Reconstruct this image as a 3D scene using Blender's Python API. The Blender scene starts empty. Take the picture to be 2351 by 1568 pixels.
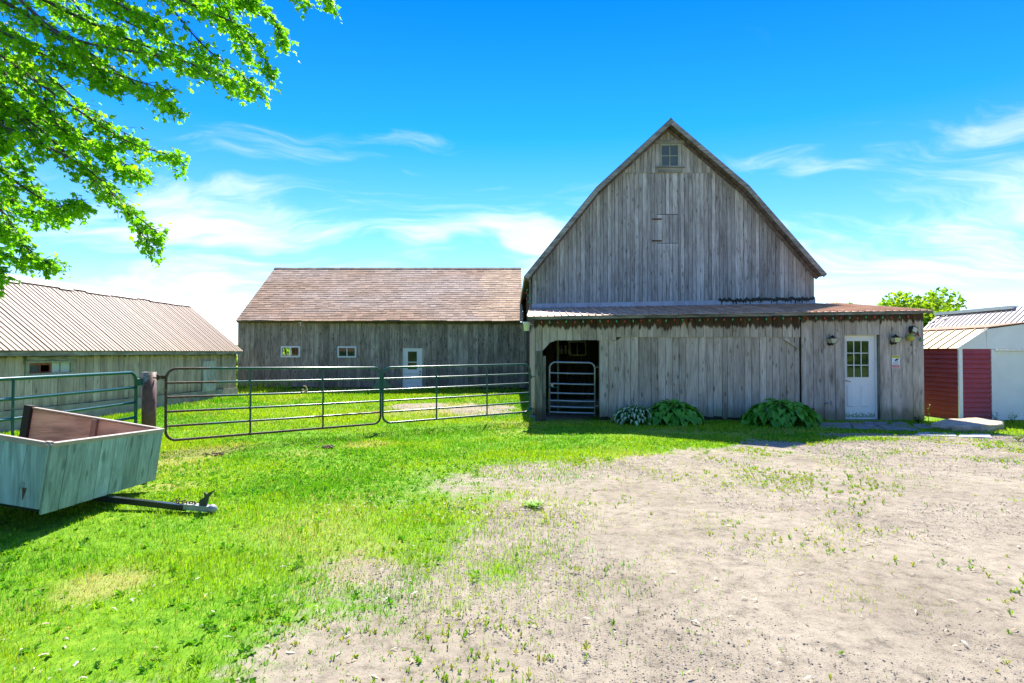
import bpy, math, random
import numpy as np
from mathutils import Vector, Matrix

random.seed(7)
rng = np.random.default_rng(11)
SC = bpy.context.scene
COL = SC.collection

# ------------------------------------------------------------------ camera, sky, sun, exposure
CAM_Z = 1.65
PITCH = math.radians(1.01)
cam_d = bpy.data.cameras.new('camera')
cam_d.sensor_width = 36.0
cam_d.lens = 20.85
cam_d.clip_start = 0.05
cam_d.clip_end = 5000
cam = bpy.data.objects.new('camera', cam_d)
COL.objects.link(cam)
cam.location = (0, 0, CAM_Z)
cam.rotation_euler = (math.pi / 2 + PITCH, 0, 0)
SC.camera = cam

SUN_EL = math.radians(48.5)
SUN_AZ = math.radians(1.5)          # clockwise from +Y (the view direction): the sun stands behind the barn
world = bpy.data.worlds.new('World')
SC.world = world
world.use_nodes = True
SC.view_settings.view_transform = 'Standard'
SC.view_settings.look = 'None'
SC.view_settings.gamma = 1.0
SC.view_settings.use_curve_mapping = False
SC.view_settings.exposure = 2.62
SKY_STRENGTH = 0.08

sun_d = bpy.data.lights.new('sun', 'SUN')
sun_d.energy = 2.0
sun_d.angle = math.radians(0.53)
sun_d.color = (1.0, 0.95, 0.86)
sun = bpy.data.objects.new('sun', sun_d)
COL.objects.link(sun)
sun.location = (0, 30, 40)
sdir = Vector((math.sin(SUN_AZ) * math.cos(SUN_EL), math.cos(SUN_AZ) * math.cos(SUN_EL), math.sin(SUN_EL)))
sun.rotation_euler = sdir.to_track_quat('Z', 'Y').to_euler()


def N(nt, typ, ins=None, **props):
    n = nt.nodes.new(typ)
    for k, v in props.items():
        setattr(n, k, v)
    for k, v in (ins or {}).items():
        s = n.inputs[k]
        if isinstance(v, bpy.types.NodeSocket):
            nt.links.new(v, s)
        else:
            s.default_value = v
    return n


def c4(c):
    return (c[0], c[1], c[2], 1.0)


def math_n(nt, op, a, b=0.0, clamp=False):
    return N(nt, 'ShaderNodeMath', {0: a, 1: b}, operation=op, use_clamp=clamp).outputs[0]


def mix_c(nt, fac, a, b, blend='MIX'):
    n = nt.nodes.new('ShaderNodeMix')
    n.data_type = 'RGBA'
    n.blend_type = blend
    for i, v in ((0, fac), (6, a), (7, b)):
        s = n.inputs[i]
        if isinstance(v, bpy.types.NodeSocket):
            nt.links.new(v, s)
        else:
            s.default_value = c4(v) if i else v
    return n.outputs[2]


def ramp(nt, fac, stops, interp='LINEAR'):
    n = nt.nodes.new('ShaderNodeValToRGB')
    nt.links.new(fac, n.inputs[0])
    cr = n.color_ramp
    cr.interpolation = interp
    while len(cr.elements) < len(stops):
        cr.elements.new(0.5)
    for e, (p, c) in zip(cr.elements, stops):
        e.position = p
        e.color = c4(c) if hasattr(c, '__len__') else (c, c, c, 1)
    return n.outputs[0]


def smooth(nt, v, lo, hi):
    n = nt.nodes.new('ShaderNodeMapRange')
    n.interpolation_type = 'SMOOTHSTEP'
    nt.links.new(v, n.inputs[0])
    n.inputs[1].default_value = lo
    n.inputs[2].default_value = hi
    return n.outputs[0]


def noise(nt, vec, scale, detail=3, rough=0.55, vscale=None, out=0):
    if vscale:
        vec = N(nt, 'ShaderNodeVectorMath', {0: vec, 1: vscale}, operation='MULTIPLY').outputs[0]
    n = N(nt, 'ShaderNodeTexNoise', {'Vector': vec, 'Scale': scale, 'Detail': detail, 'Roughness': rough})
    return n.outputs[out]


# sky: Nishita with drifts of high cirrus, thicker towards the horizon
nt = world.node_tree
nt.nodes.clear()
sky = N(nt, 'ShaderNodeTexSky', sky_type='NISHITA', sun_disc=False, sun_elevation=SUN_EL, sun_rotation=SUN_AZ,
        altitude=0, air_density=1.0, dust_density=0.0, ozone_density=3.0)
tc = N(nt, 'ShaderNodeTexCoord')
sep = N(nt, 'ShaderNodeSeparateXYZ', {0: tc.outputs['Generated']})
zz = math_n(nt, 'MAXIMUM', sep.outputs[2], 0.0)
tint = ramp(nt, zz, [(0.0, (0.46, 0.44, 0.50)), (0.06, (0.38, 0.43, 0.51)), (0.13, (0.24, 0.36, 0.49)), (0.22, (0.15, 0.325, 0.50)), (0.34, (0.03, 0.275, 0.54)), (0.53, (0.003, 0.20, 0.57)), (0.66, (0.16, 0.34, 0.62)), (0.78, (0.38, 0.50, 0.72)), (0.95, (0.50, 0.60, 0.80))])
base = mix_c(nt, 1.0, sky.outputs[0], tint, 'MULTIPLY')
den = math_n(nt, 'ADD', zz, 0.22)
px = math_n(nt, 'DIVIDE', sep.outputs[0], den)
py = math_n(nt, 'DIVIDE', sep.outputs[1], den)
pl = N(nt, 'ShaderNodeCombineXYZ', {0: px, 1: py, 2: 0.0}).outputs[0]
warp = noise(nt, pl, 1.3, 3, 0.5, out=1)
wv = N(nt, 'ShaderNodeVectorMath', {0: warp, 1: (0.8, 0.8, 0)}, operation='MULTIPLY').outputs[0]
pl2 = N(nt, 'ShaderNodeVectorMath', {0: pl, 1: wv}, operation='ADD').outputs[0]
rot = N(nt, 'ShaderNodeMapping', {'Vector': pl2, 'Rotation': (0, 0, math.radians(28)), 'Scale': (0.9, 2.4, 1), 'Location': (3.1, 0.7, 0)}).outputs[0]
cl = noise(nt, rot, 1.15, 8, 0.6)
big = noise(nt, pl, 0.55, 2, 0.5)
cov = math_n(nt, 'ADD', cl, math_n(nt, 'MULTIPLY', math_n(nt, 'SUBTRACT', big, 0.5), 0.55))
thr = math_n(nt, 'MULTIPLY', smooth(nt, zz, 0.10, 0.44), 0.26)
cf = smooth(nt, math_n(nt, 'SUBTRACT', cov, thr), 0.36, 0.62)
cf = math_n(nt, 'MULTIPLY', cf, 0.55)
cloudc = N(nt, 'ShaderNodeRGB')
cloudc.outputs[0].default_value = (3.3, 3.2, 3.15, 1)
sky_c = mix_c(nt, cf, base, cloudc.outputs[0])
bg = N(nt, 'ShaderNodeBackground', {'Color': sky_c, 'Strength': SKY_STRENGTH})
wo = N(nt, 'ShaderNodeOutputWorld', {'Surface': bg.outputs[0]})

SC.cycles.max_bounces = 8
SC.cycles.diffuse_bounces = 4
SC.cycles.transparent_max_bounces = 8

# ------------------------------------------------------------------ measuring helper (photo measured on a 2351 x 1568 grid)
F_PX = 20.85 / 36 * 2351


def P(x, y, Y):
    """World point at depth Y (metres in front of the camera) seen at grid position x, y."""
    u, v = (x - 1175.5) / F_PX, (784 - y) / F_PX
    d = Vector((u, math.cos(PITCH) - v * math.sin(PITCH), math.sin(PITCH) + v * math.cos(PITCH)))
    d *= Y / d.y
    return Vector((d.x, Y, d.z + CAM_Z))


def PXat(x, y, X):
    """World point on the plane X = const seen at grid position x, y."""
    u, v = (x - 1175.5) / F_PX, (784 - y) / F_PX
    d = Vector((u, math.cos(PITCH) - v * math.sin(PITCH), math.sin(PITCH) + v * math.cos(PITCH)))
    d *= X / d.x
    return Vector((X, d.y, d.z + CAM_Z))


def gz(y, x=0.0):
    t = np.clip((np.asarray(y, float) - 6.0) / 8.0, 0, 1)
    return -0.13 * t * t * (3 - 2 * t)


def G(x, y):
    """Ground point seen at grid position x, y."""
    Y = 10.0
    for _ in range(40):
        p = P(x, y, 10.0)
        s = (p.z - CAM_Z) / 10.0
        Y = (float(gz(Y)) - CAM_Z) / s if s < -1e-4 else 400.0
    q = P(x, y, Y)
    return Vector((q.x, Y, float(gz(Y))))


# ------------------------------------------------------------------ object helpers
def tag(o, label=None, cat=None, group=None, kind=None):
    if label: o['label'] = label
    if cat: o['category'] = cat
    if group: o['group'] = group
    if kind: o['kind'] = kind
    return o


def thing(name, label, cat, loc=(0, 0, 0), group=None):
    o = bpy.data.objects.new(name, None)
    o.empty_display_size = 0.2
    COL.objects.link(o)
    o.location = loc
    return tag(o, label, cat, group)


class MB:
    def __init__(s):
        s.v, s.f, s.m, s.sm = [], [], [], []

    def face(s, pts, mi=0):
        b = len(s.v)
        s.v += [tuple(p) for p in pts]
        s.f.append(tuple(range(b, b + len(pts))))
        s.m.append(mi); s.sm.append(False)
        return s

    def hexa(s, p, mi=0):
        """p: 8 corners, bottom 0-3 and top 4-7 in the same winding."""
        b = len(s.v)
        s.v += [tuple(q) for q in p]
        for f in ((0, 3, 2, 1), (4, 5, 6, 7), (0, 1, 5, 4), (1, 2, 6, 5), (2, 3, 7, 6), (3, 0, 4, 7)):
            s.f.append(tuple(b + i for i in f)); s.m.append(mi); s.sm.append(False)
        return s

    def box(s, lo, hi, mi=0):
        (x0, y0, z0), (x1, y1, z1) = lo, hi
        return s.hexa([(x0, y0, z0), (x1, y0, z0), (x1, y1, z0), (x0, y1, z0), (x0, y0, z1), (x1, y0, z1), (x1, y1, z1), (x0, y1, z1)], mi)

    def obox(s, o, a, b, c, mi=0):
        o, a, b, c = Vector(o), Vector(a), Vector(b), Vector(c)
        return s.hexa([o, o + a, o + a + b, o + b, o + c, o + a + c, o + a + b + c, o + b + c], mi)

    def prism(s, poly, ext, mi=0):
        """extrude a planar polygon by the vector ext"""
        e = Vector(ext); n = len(poly); b = len(s.v)
        s.v += [tuple(p) for p in poly] + [tuple(Vector(p) + e) for p in poly]
        s.f.append(tuple(range(b + n - 1, b - 1, -1))); s.f.append(tuple(range(b + n, b + 2 * n)))
        s.m += [mi, mi]; s.sm += [False, False]
        for i in range(n):
            j = (i + 1) % n
            s.f.append((b + i, b + j, b + n + j, b + n + i)); s.m.append(mi); s.sm.append(False)
        return s

    def tube(s, pts, r, seg=8, mi=0, cap=True, closed=False, smooth=True):
        pts = [Vector(p) for p in pts]
        n = len(pts)
        rr = r if hasattr(r, '__len__') else [r] * n
        b = len(s.v)
        prev = None
        for i, p in enumerate(pts):
            if closed:
                t = (pts[(i + 1) % n] - pts[i - 1])
            else:
                t = pts[min(i + 1, n - 1)] - pts[max(i - 1, 0)]
            t.normalize()
            if prev is None:
                up = Vector((0, 0, 1)) if abs(t.z) < 0.9 else Vector((1, 0, 0))
                a = t.cross(up).normalized()
            else:
                a = (prev - t * prev.dot(t)).normalized()
            prev = a
            c = t.cross(a)
            for k in range(seg):
                th = 2 * math.pi * k / seg
                s.v.append(tuple(p + (a * math.cos(th) + c * math.sin(th)) * rr[i]))
        rng_ = n if closed else n - 1
        for i in range(rng_):
            i2 = (i + 1) % n
            for k in range(seg):
                k2 = (k + 1) % seg
                s.f.append((b + i * seg + k, b + i * seg + k2, b + i2 * seg + k2, b + i2 * seg + k)); s.m.append(mi); s.sm.append(smooth)
        if cap and not closed:
            s.f.append(tuple(b + k for k in reversed(range(seg)))); s.m.append(mi); s.sm.append(False)
            s.f.append(tuple(b + (n - 1) * seg + k for k in range(seg))); s.m.append(mi); s.sm.append(False)
        return s

    def lathe(s, prof, origin=(0, 0, 0), seg=14, axis='Z', mi=0, smooth=True):
        o = Vector(origin); b = len(s.v); n = len(prof)
        for (r, h) in prof:
            for k in range(seg):
                th = 2 * math.pi * k / seg
                a, c = r * math.cos(th), r * math.sin(th)
                d = Vector((a, c, h)) if axis == 'Z' else (Vector((a, h, c)) if axis == 'Y' else Vector((h, a, c)))
                s.v.append(tuple(o + d))
        for i in range(n - 1):
            for k in range(seg):
                k2 = (k + 1) % seg
                s.f.append((b + i * seg + k, b + i * seg + k2, b + (i + 1) * seg + k2, b + (i + 1) * seg + k)); s.m.append(mi); s.sm.append(smooth)
        s.f.append(tuple(b + k for k in reversed(range(seg)))); s.m.append(mi); s.sm.append(False)
        s.f.append(tuple(b + (n - 1) * seg + k for k in range(seg))); s.m.append(mi); s.sm.append(False)
        return s

    def mesh(s, name, mats):
        me = bpy.data.meshes.new(name)
        me.from_pydata(s.v, [], s.f)
        mats = mats if isinstance(mats, (list, tuple)) else [mats]
        for m in mats:
            me.materials.append(m)
        me.polygons.foreach_set('material_index', s.m)
        me.polygons.foreach_set('use_smooth', s.sm)
        me.update()
        return me

    def build(s, name, mats, parent=None, label=None, kind=None):
        o = bpy.data.objects.new(name, s.mesh(name, mats))
        COL.objects.link(o)
        if parent is not None:
            attach(o, parent)
        if label: o['label'] = label
        if kind: o['kind'] = kind
        return o


def attach(o, parent):
    """parent keeping world placement (things and parts are only translated)"""
    o.parent = parent
    if parent.parent is None:      # a part: its own world placement is the identity, so is that of its sub-parts
        o.matrix_parent_inverse = Matrix.Translation(-Vector(parent.location))


def np_mesh(name, V, T, mat, color=None, kind=None, parent=None, smooth=False):
    me = bpy.data.meshes.new(name)
    V = np.ascontiguousarray(V, dtype=np.float32); T = np.ascontiguousarray(T, dtype=np.int32)
    me.vertices.add(len(V)); me.vertices.foreach_set('co', V.ravel())
    me.loops.add(T.size); me.loops.foreach_set('vertex_index', T.ravel())
    k = T.shape[1]
    me.polygons.add(len(T)); me.polygons.foreach_set('loop_start', np.arange(0, T.size, k, dtype=np.int32))
    me.polygons.foreach_set('loop_total', np.full(len(T), k, dtype=np.int32))
    if color is not None:
        a = me.color_attributes.new('tint', 'FLOAT_COLOR', 'POINT')
        c = np.ones((len(V), 4), dtype=np.float32); c[:, :3] = color
        a.data.foreach_set('color', c.ravel())
    me.update(calc_edges=True)
    me.polygons.foreach_set('use_smooth', np.full(len(T), bool(smooth)))
    me.materials.append(mat)
    o = bpy.data.objects.new(name, me)
    COL.objects.link(o)
    if parent is not None: attach(o, parent)
    if kind: o['kind'] = kind
    return o


# numpy value noise
_perm = rng.random((256, 256))


def vnoise(x, y):
    xi, yi = np.floor(x).astype(int), np.floor(y).astype(int)
    fx, fy = x - xi, y - yi
    fx, fy = fx * fx * (3 - 2 * fx), fy * fy * (3 - 2 * fy)
    g = lambda a, b: _perm[a & 255, b & 255]
    return (g(xi, yi) * (1 - fx) + g(xi + 1, yi) * fx) * (1 - fy) + (g(xi, yi + 1) * (1 - fx) + g(xi + 1, yi + 1) * fx) * fy


def fbm(x, y, o=3):
    s, a, t = 0, 1.0, 0
    for i in range(o):
        s = s + a * vnoise(x * 2 ** i + 17.3 * i, y * 2 ** i + 9.1 * i); t += a; a *= 0.5
    return s / t


# ------------------------------------------------------------------ materials
def new_mat(name):
    m = bpy.data.materials.new(name)
    m.use_nodes = True
    t = m.node_tree
    b = t.nodes['Principled BSDF']
    return m, t, b


def bump_to(t, b, h, strength=0.4, dist=0.01):
    bp = N(t, 'ShaderNodeBump', {'Height': h, 'Strength': strength, 'Distance': dist})
    t.links.new(bp.outputs[0], b.inputs['Normal'])


def wood(name, dark, mid, light, axis='Z', vary=(0.72, 1.25), stain=None, foot=None, knots=0.5, streak=30, blot=0.5):
    m, t, b = new_mat(name)
    tcn = N(t, 'ShaderNodeTexCoord').outputs['Object']
    geo = N(t, 'ShaderNodeNewGeometry').outputs['Position']
    rnd = N(t, 'ShaderNodeObjectInfo').outputs['Random']
    off = N(t, 'ShaderNodeCombineXYZ', {0: math_n(t, 'MULTIPLY', rnd, 97.0), 1: math_n(t, 'MULTIPLY', rnd, 31.0), 2: math_n(t, 'MULTIPLY', rnd, 53.0)}).outputs[0]
    vec = N(t, 'ShaderNodeVectorMath', {0: tcn, 1: off}, operation='ADD').outputs[0]
    along = {'Z': (1, 1, 0.045), 'Y': (1, 0.045, 1), 'X': (0.045, 1, 1)}[axis]
    along2 = {'Z': (1, 1, 0.22), 'Y': (1, 0.22, 1), 'X': (0.22, 1, 1)}[axis]
    n1 = noise(t, vec, streak * 1.8, 8, 0.68, along)
    n2 = noise(t, vec, 2.6, 4, 0.55, along2)
    n3 = noise(t, vec, 9.0, 3, 0.6, along2)
    f = math_n(t, 'ADD', math_n(t, 'MULTIPLY', n1, 0.62), math_n(t, 'MULTIPLY', n2, 0.38))
    c = ramp(t, f, [(0.34, dark), (0.475, mid), (0.62, light)])
    ln_ = noise(t, vec, streak * 2.6, 4, 0.5, tuple(q * (1 if q == 1 else .35) for q in along))
    crack = smooth(t, ln_, 0.66, 0.73)
    c = mix_c(t, math_n(t, 'MULTIPLY', crack, 0.6), c, tuple(q * 0.35 for q in dark))
    blt = ramp(t, n3, [(0.35, 1.0 - blot), (0.62, 1.0)])
    c = mix_c(t, 1.0, c, blt, 'MULTIPLY')
    kv = N(t, 'ShaderNodeVectorMath', {0: vec, 1: {'Z': (7, 7, 2.3), 'Y': (7, 2.3, 7), 'X': (2.3, 7, 7)}[axis]}, operation='MULTIPLY').outputs[0]
    vo = N(t, 'ShaderNodeTexVoronoi', {'Vector': kv, 'Scale': 1.0, 'Randomness': 1.0})
    kd = math_n(t, 'ADD', vo.outputs[0], math_n(t, 'MULTIPLY', noise(t, vec, 30, 2), 0.16))
    kf = math_n(t, 'MULTIPLY', math_n(t, 'SUBTRACT', 1.0, smooth(t, kd, 0.17, 0.30)), knots)
    c = mix_c(t, kf, c, tuple(q * 0.25 for q in dark))
    sz = N(t, 'ShaderNodeSeparateXYZ', {0: geo}).outputs[2]
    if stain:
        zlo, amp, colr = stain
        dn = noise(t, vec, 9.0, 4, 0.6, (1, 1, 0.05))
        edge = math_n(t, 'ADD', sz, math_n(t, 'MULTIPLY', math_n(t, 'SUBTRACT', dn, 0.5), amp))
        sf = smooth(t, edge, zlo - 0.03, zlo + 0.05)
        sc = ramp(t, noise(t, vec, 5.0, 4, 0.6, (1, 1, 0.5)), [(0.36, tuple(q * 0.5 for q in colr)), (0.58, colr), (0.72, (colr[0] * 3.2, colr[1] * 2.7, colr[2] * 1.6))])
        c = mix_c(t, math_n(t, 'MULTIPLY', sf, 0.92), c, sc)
    if foot:
        zhi, amp, colr, st = foot
        dn = noise(t, vec, 7.0, 4, 0.65, (1, 1, 0.25))
        edge = math_n(t, 'ADD', sz, math_n(t, 'MULTIPLY', math_n(t, 'SUBTRACT', dn, 0.5), amp))
        ff = math_n(t, 'MULTIPLY', math_n(t, 'SUBTRACT', 1.0, smooth(t, edge, zhi - 0.2, zhi + 0.1)), st)
        c = mix_c(t, ff, c, colr)
    val = N(t, 'ShaderNodeMapRange', {0: rnd, 3: vary[0], 4: vary[1]}).outputs[0]
    vc = N(t, 'ShaderNodeCombineColor', {0: val, 1: val, 2: val}).outputs[0]
    c = mix_c(t, 1.0, c, vc, 'MULTIPLY')
    t.links.new(c, b.inputs['Base Color'])
    b.inputs['Roughness'].default_value = 0.88
    b.inputs['Specular IOR Level'].default_value = 0.25
    bump_to(t, b, math_n(t, 'SUBTRACT', f, math_n(t, 'MULTIPLY', kf, 0.3)), 0.55, 0.012)
    return m


def plain(name, col, rough=0.6, metal=0.0, var=0.12, vscale=6.0, bump=0.0, spec=0.4, coat=0.0):
    m, t, b = new_mat(name)
    geo = N(t, 'ShaderNodeTexCoord').outputs['Object']
    n = noise(t, geo, vscale, 5, 0.6)
    c = ramp(t, n, [(0.3, tuple(q * (1 - var) for q in col)), (0.7, tuple(min(1, q * (1 + var)) for q in col))])
    t.links.new(c, b.inputs['Base Color'])
    b.inputs['Roughness'].default_value = rough
    b.inputs['Metallic'].default_value = metal
    b.inputs['Specular IOR Level'].default_value = spec
    b.inputs['Coat Weight'].default_value = coat
    if bump:
        bump_to(t, b, noise(t, geo, vscale * 8, 4, 0.6), bump, 0.004)
    return m


def tinted(name, rough=0.8, trans=0.0, tcol=(1, 1, 1), spec=0.2, noise_amt=0.0):
    """base colour from the mesh's own colour attribute (the colour of each blade, leaf or tab)"""
    m, t, b = new_mat(name)
    a = N(t, 'ShaderNodeVertexColor', layer_name='tint').outputs[0]
    c = a
    if noise_amt:
        g = N(t, 'ShaderNodeTexCoord').outputs['Object']
        v = ramp(t, noise(t, g, 30, 4, 0.6), [(0.3, 1 - noise_amt), (0.7, 1 + noise_amt * 0.5)])
        c = mix_c(t, 1.0, c, v, 'MULTIPLY')
    t.links.new(c, b.inputs['Base Color'])
    b.inputs['Roughness'].default_value = rough
    b.inputs['Specular IOR Level'].default_value = spec
    if trans:
        tr = N(t, 'ShaderNodeBsdfTranslucent', {'Color': mix_c(t, 1.0, c, tcol, 'MULTIPLY')})
        mx = N(t, 'ShaderNodeMixShader', {0: trans, 1: b.outputs[0], 2: tr.outputs[0]})
        t.links.new(mx.outputs[0], t.nodes['Material Output'].inputs[0])
    return m


def leafmat(name, dark, light, trans=0.35, rough=0.45, spec=0.35, tmul=(1.5, 1.35, 0.6)):
    m, t, b = new_mat(name)
    rnd = N(t, 'ShaderNodeObjectInfo').outputs['Random']
    g = N(t, 'ShaderNodeTexCoord').outputs['Object']
    f = math_n(t, 'ADD', math_n(t, 'MULTIPLY', rnd, 0.75), math_n(t, 'MULTIPLY', noise(t, g, 8, 3), 0.25))
    c = ramp(t, f, [(0.05, dark), (0.95, light)])
    t.links.new(c, b.inputs['Base Color'])
    b.inputs['Roughness'].default_value = rough
    b.inputs['Specular IOR Level'].default_value = spec
    tr = N(t, 'ShaderNodeBsdfTranslucent', {'Color': mix_c(t, 1.0, c, tmul, 'MULTIPLY')})
    mx = N(t, 'ShaderNodeMixShader', {0: trans, 1: b.outputs[0], 2: tr.outputs[0]})
    t.links.new(mx.outputs[0], t.nodes['Material Output'].inputs[0])
    return m


def metal_roof(name, base, worn, rust, axis_vec=(1, 0.15, 1), low=None, rustamt=0.5):
    m, t, b = new_mat(name)
    g = N(t, 'ShaderNodeTexCoord').outputs['Object']
    rnd = N(t, 'ShaderNodeObjectInfo').outputs['Random']
    off = N(t, 'ShaderNodeCombineXYZ', {0: math_n(t, 'MULTIPLY', rnd, 41.0), 1: math_n(t, 'MULTIPLY', rnd, 17.0), 2: 0.0}).outputs[0]
    v = N(t, 'ShaderNodeVectorMath', {0: g, 1: off}, operation='ADD').outputs[0]
    n1 = noise(t, v, 5.0, 5, 0.62, axis_vec)
    n2 = noise(t, v, 1.1, 4, 0.55)
    c = ramp(t, n1, [(0.3, base), (0.62, worn)])
    rf = math_n(t, 'MULTIPLY', smooth(t, n2, 0.46, 0.66), rustamt)
    c = mix_c(t, rf, c, rust)
    if low:
        z = N(t, 'ShaderNodeSeparateXYZ', {0: N(t, 'ShaderNodeNewGeometry').outputs['Position']}).outputs[2]
        e = math_n(t, 'ADD', z, math_n(t, 'MULTIPLY', math_n(t, 'SUBTRACT', n1, 0.5), low[1]))
        lf = math_n(t, 'MULTIPLY', math_n(t, 'SUBTRACT', 1.0, smooth(t, e, low[0] - 0.5, low[0] + 0.4)), low[3])
        c = mix_c(t, lf, c, low[2])
    val = N(t, 'ShaderNodeMapRange', {0: rnd, 3: 0.86, 4: 1.1}).outputs[0]
    c = mix_c(t, 1.0, c, N(t, 'ShaderNodeCombineColor', {0: val, 1: val, 2: val}).outputs[0], 'MULTIPLY')
    t.links.new(c, b.inputs['Base Color'])
    b.inputs['Roughness'].default_value = 0.62
    b.inputs['Metallic'].default_value = 0.0
    b.inputs['Specular IOR Level'].default_value = 0.35
    bump_to(t, b, n1, 0.15, 0.01)
    return m


def glass_mat(name, col=(0.02, 0.025, 0.02), rough=0.04, spec=0.9):
    m, t, b = new_mat(name)
    b.inputs['Base Color'].default_value = c4(col)
    b.inputs['Roughness'].default_value = rough
    b.inputs['Specular IOR Level'].default_value = spec
    g = N(t, 'ShaderNodeTexCoord').outputs['Object']
    bump_to(t, b, noise(t, g, 2.2, 2), 0.06, 0.02)
    return m


def clear_glass(name):
    m, t, b = new_mat(name)
    tr = N(t, 'ShaderNodeBsdfTransparent', {'Color': (0.93, 0.96, 0.95, 1)})
    gl = N(t, 'ShaderNodeBsdfGlossy', {'Color': (1, 1, 1, 1), 'Roughness': 0.03})
    fr = N(t, 'ShaderNodeFresnel', {0: 1.5})
    mx = N(t, 'ShaderNodeMixShader', {0: fr.outputs[0], 1: tr.outputs[0], 2: gl.outputs[0]})
    t.links.new(mx.outputs[0], t.nodes['Material Output'].inputs[0])
    return m


def gate_paint(name, rust=None):
    m, t, b = new_mat(name)
    g = N(t, 'ShaderNodeNewGeometry').outputs['Position']
    o = N(t, 'ShaderNodeTexCoord').outputs['Object']
    c = ramp(t, noise(t, o, 9, 4), [(0.3, (0.004, 0.075, 0.06)), (0.7, (0.007, 0.105, 0.085))])
    chip = smooth(t, noise(t, o, 38, 3, 0.6), 0.66, 0.72)
    c = mix_c(t, math_n(t, 'MULTIPLY', chip, 0.8), c, (0.4, 0.42, 0.4))
    rough = 0.28
    if rust:
        s = N(t, 'ShaderNodeSeparateXYZ', {0: g})
        # the primer shows on the post end and along the lower rails
        a = math_n(t, 'MULTIPLY', math_n(t, 'SUBTRACT', rust[0], s.outputs[0]), rust[1])
        bz = math_n(t, 'MULTIPLY', math_n(t, 'SUBTRACT', rust[2], s.outputs[2]), rust[3])
        e = math_n(t, 'ADD', math_n(t, 'MAXIMUM', a, bz), math_n(t, 'MULTIPLY', math_n(t, 'SUBTRACT', noise(t, o, 3.5, 4, 0.6), 0.5), 1.3))
        rc = ramp(t, noise(t, o, 30, 4), [(0.3, (0.035, 0.018, 0.012)), (0.6, (0.10, 0.055, 0.038)), (0.72, (0.3, 0.27, 0.24))])
        rf = smooth(t, e, -0.08, 0.12)
        c = mix_c(t, rf, c, rc)
        t.links.new(math_n(t, 'ADD', math_n(t, 'MULTIPLY', rf, 0.4), rough), b.inputs['Roughness'])
    else:
        b.inputs['Roughness'].default_value = rough
    t.links.new(c, b.inputs['Base Color'])
    b.inputs['Specular IOR Level'].default_value = 0.35
    bump_to(t, b, noise(t, o, 50, 3), 0.06, 0.003)
    return m


M = {}
M['gable'] = wood('weathered_gable', (0.17, 0.14, 0.12), (0.47, 0.41, 0.36), (0.70, 0.64, 0.585), vary=(0.74, 1.24), knots=0.5, blot=0.2)
M['lean'] = wood('weathered_boards', (0.20, 0.15, 0.105), (0.53, 0.425, 0.325), (0.71, 0.605, 0.49), vary=(0.8, 1.2), knots=0.55,
                 foot=(0.22, 0.5, (0.24, 0.19, 0.11), 0.65), blot=0.22)
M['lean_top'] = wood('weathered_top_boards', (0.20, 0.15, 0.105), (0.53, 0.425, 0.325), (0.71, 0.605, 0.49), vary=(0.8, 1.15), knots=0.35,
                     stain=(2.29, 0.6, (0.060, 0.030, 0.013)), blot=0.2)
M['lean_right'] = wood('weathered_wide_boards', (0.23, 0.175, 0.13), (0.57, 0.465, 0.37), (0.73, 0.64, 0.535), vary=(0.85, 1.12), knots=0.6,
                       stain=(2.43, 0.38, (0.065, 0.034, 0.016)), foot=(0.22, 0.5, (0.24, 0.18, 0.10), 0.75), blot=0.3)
M['long'] = wood('dark_barn_boards', (0.13, 0.095, 0.065), (0.42, 0.335, 0.25), (0.58, 0.49, 0.39), vary=(0.72, 1.25), knots=0.75,
                 foot=(0.9, 0.9, (0.085, 0.083, 0.062), 0.4), blot=0.4)
M['shed'] = wood('shed_boards', (0.19, 0.14, 0.11), (0.45, 0.355, 0.29), (0.61, 0.51, 0.43), vary=(0.8, 1.2), knots=0.5,
                 stain=(1.53, 0.25, (0.13, 0.075, 0.028)), foot=(0.45, 0.25, (0.15, 0.145, 0.06), 0.5), blot=0.2)
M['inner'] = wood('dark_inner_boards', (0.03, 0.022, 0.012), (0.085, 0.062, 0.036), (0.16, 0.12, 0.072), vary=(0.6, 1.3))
M['trim'] = wood('pale_trim_x', (0.17, 0.15, 0.12), (0.33, 0.30, 0.25), (0.5, 0.47, 0.40), axis='X', vary=(0.9, 1.1), knots=0.25)
M['trimy'] = wood('pale_trim_y', (0.17, 0.155, 0.12), (0.32, 0.30, 0.24), (0.46, 0.43, 0.36), axis='Y', vary=(0.9, 1.1), knots=0.25)
M['fascia'] = wood('mossy_fascia', (0.07, 0.065, 0.03), (0.22, 0.20, 0.13), (0.40, 0.38, 0.28), axis='X', vary=(0.9, 1.1), knots=0.3)
M['post'] = wood('square_post', (0.10, 0.09, 0.06), (0.22, 0.20, 0.145), (0.36, 0.33, 0.25), vary=(0.9, 1.15), knots=0.6, foot=(0.25, 0.4, (0.06, 0.05, 0.03), 0.8))
M['soffit'] = wood('soffit_boards', (0.12, 0.085, 0.07), (0.22, 0.17, 0.14), (0.34, 0.27, 0.22), axis='Y', vary=(0.85, 1.15), knots=0.2)
M['shedroof'] = metal_roof('pink_tan_steel', (0.20, 0.122, 0.08), (0.275, 0.18, 0.124), (0.23, 0.135, 0.072), (0.2, 1, 0.2), low=(2.1, 0.7, (0.26, 0.165, 0.085), 0.6))
M['shedpatch'] = metal_roof('pale_patch_steel', (0.42, 0.36, 0.31), (0.50, 0.44, 0.39), (0.38, 0.29, 0.23), (1, 1, 1))
M['leanroof'] = metal_roof('brown_steel', (0.46, 0.25, 0.15), (0.66, 0.43, 0.28), (0.40, 0.17, 0.09), (1, 0.2, 1), rustamt=0.7)
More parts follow.
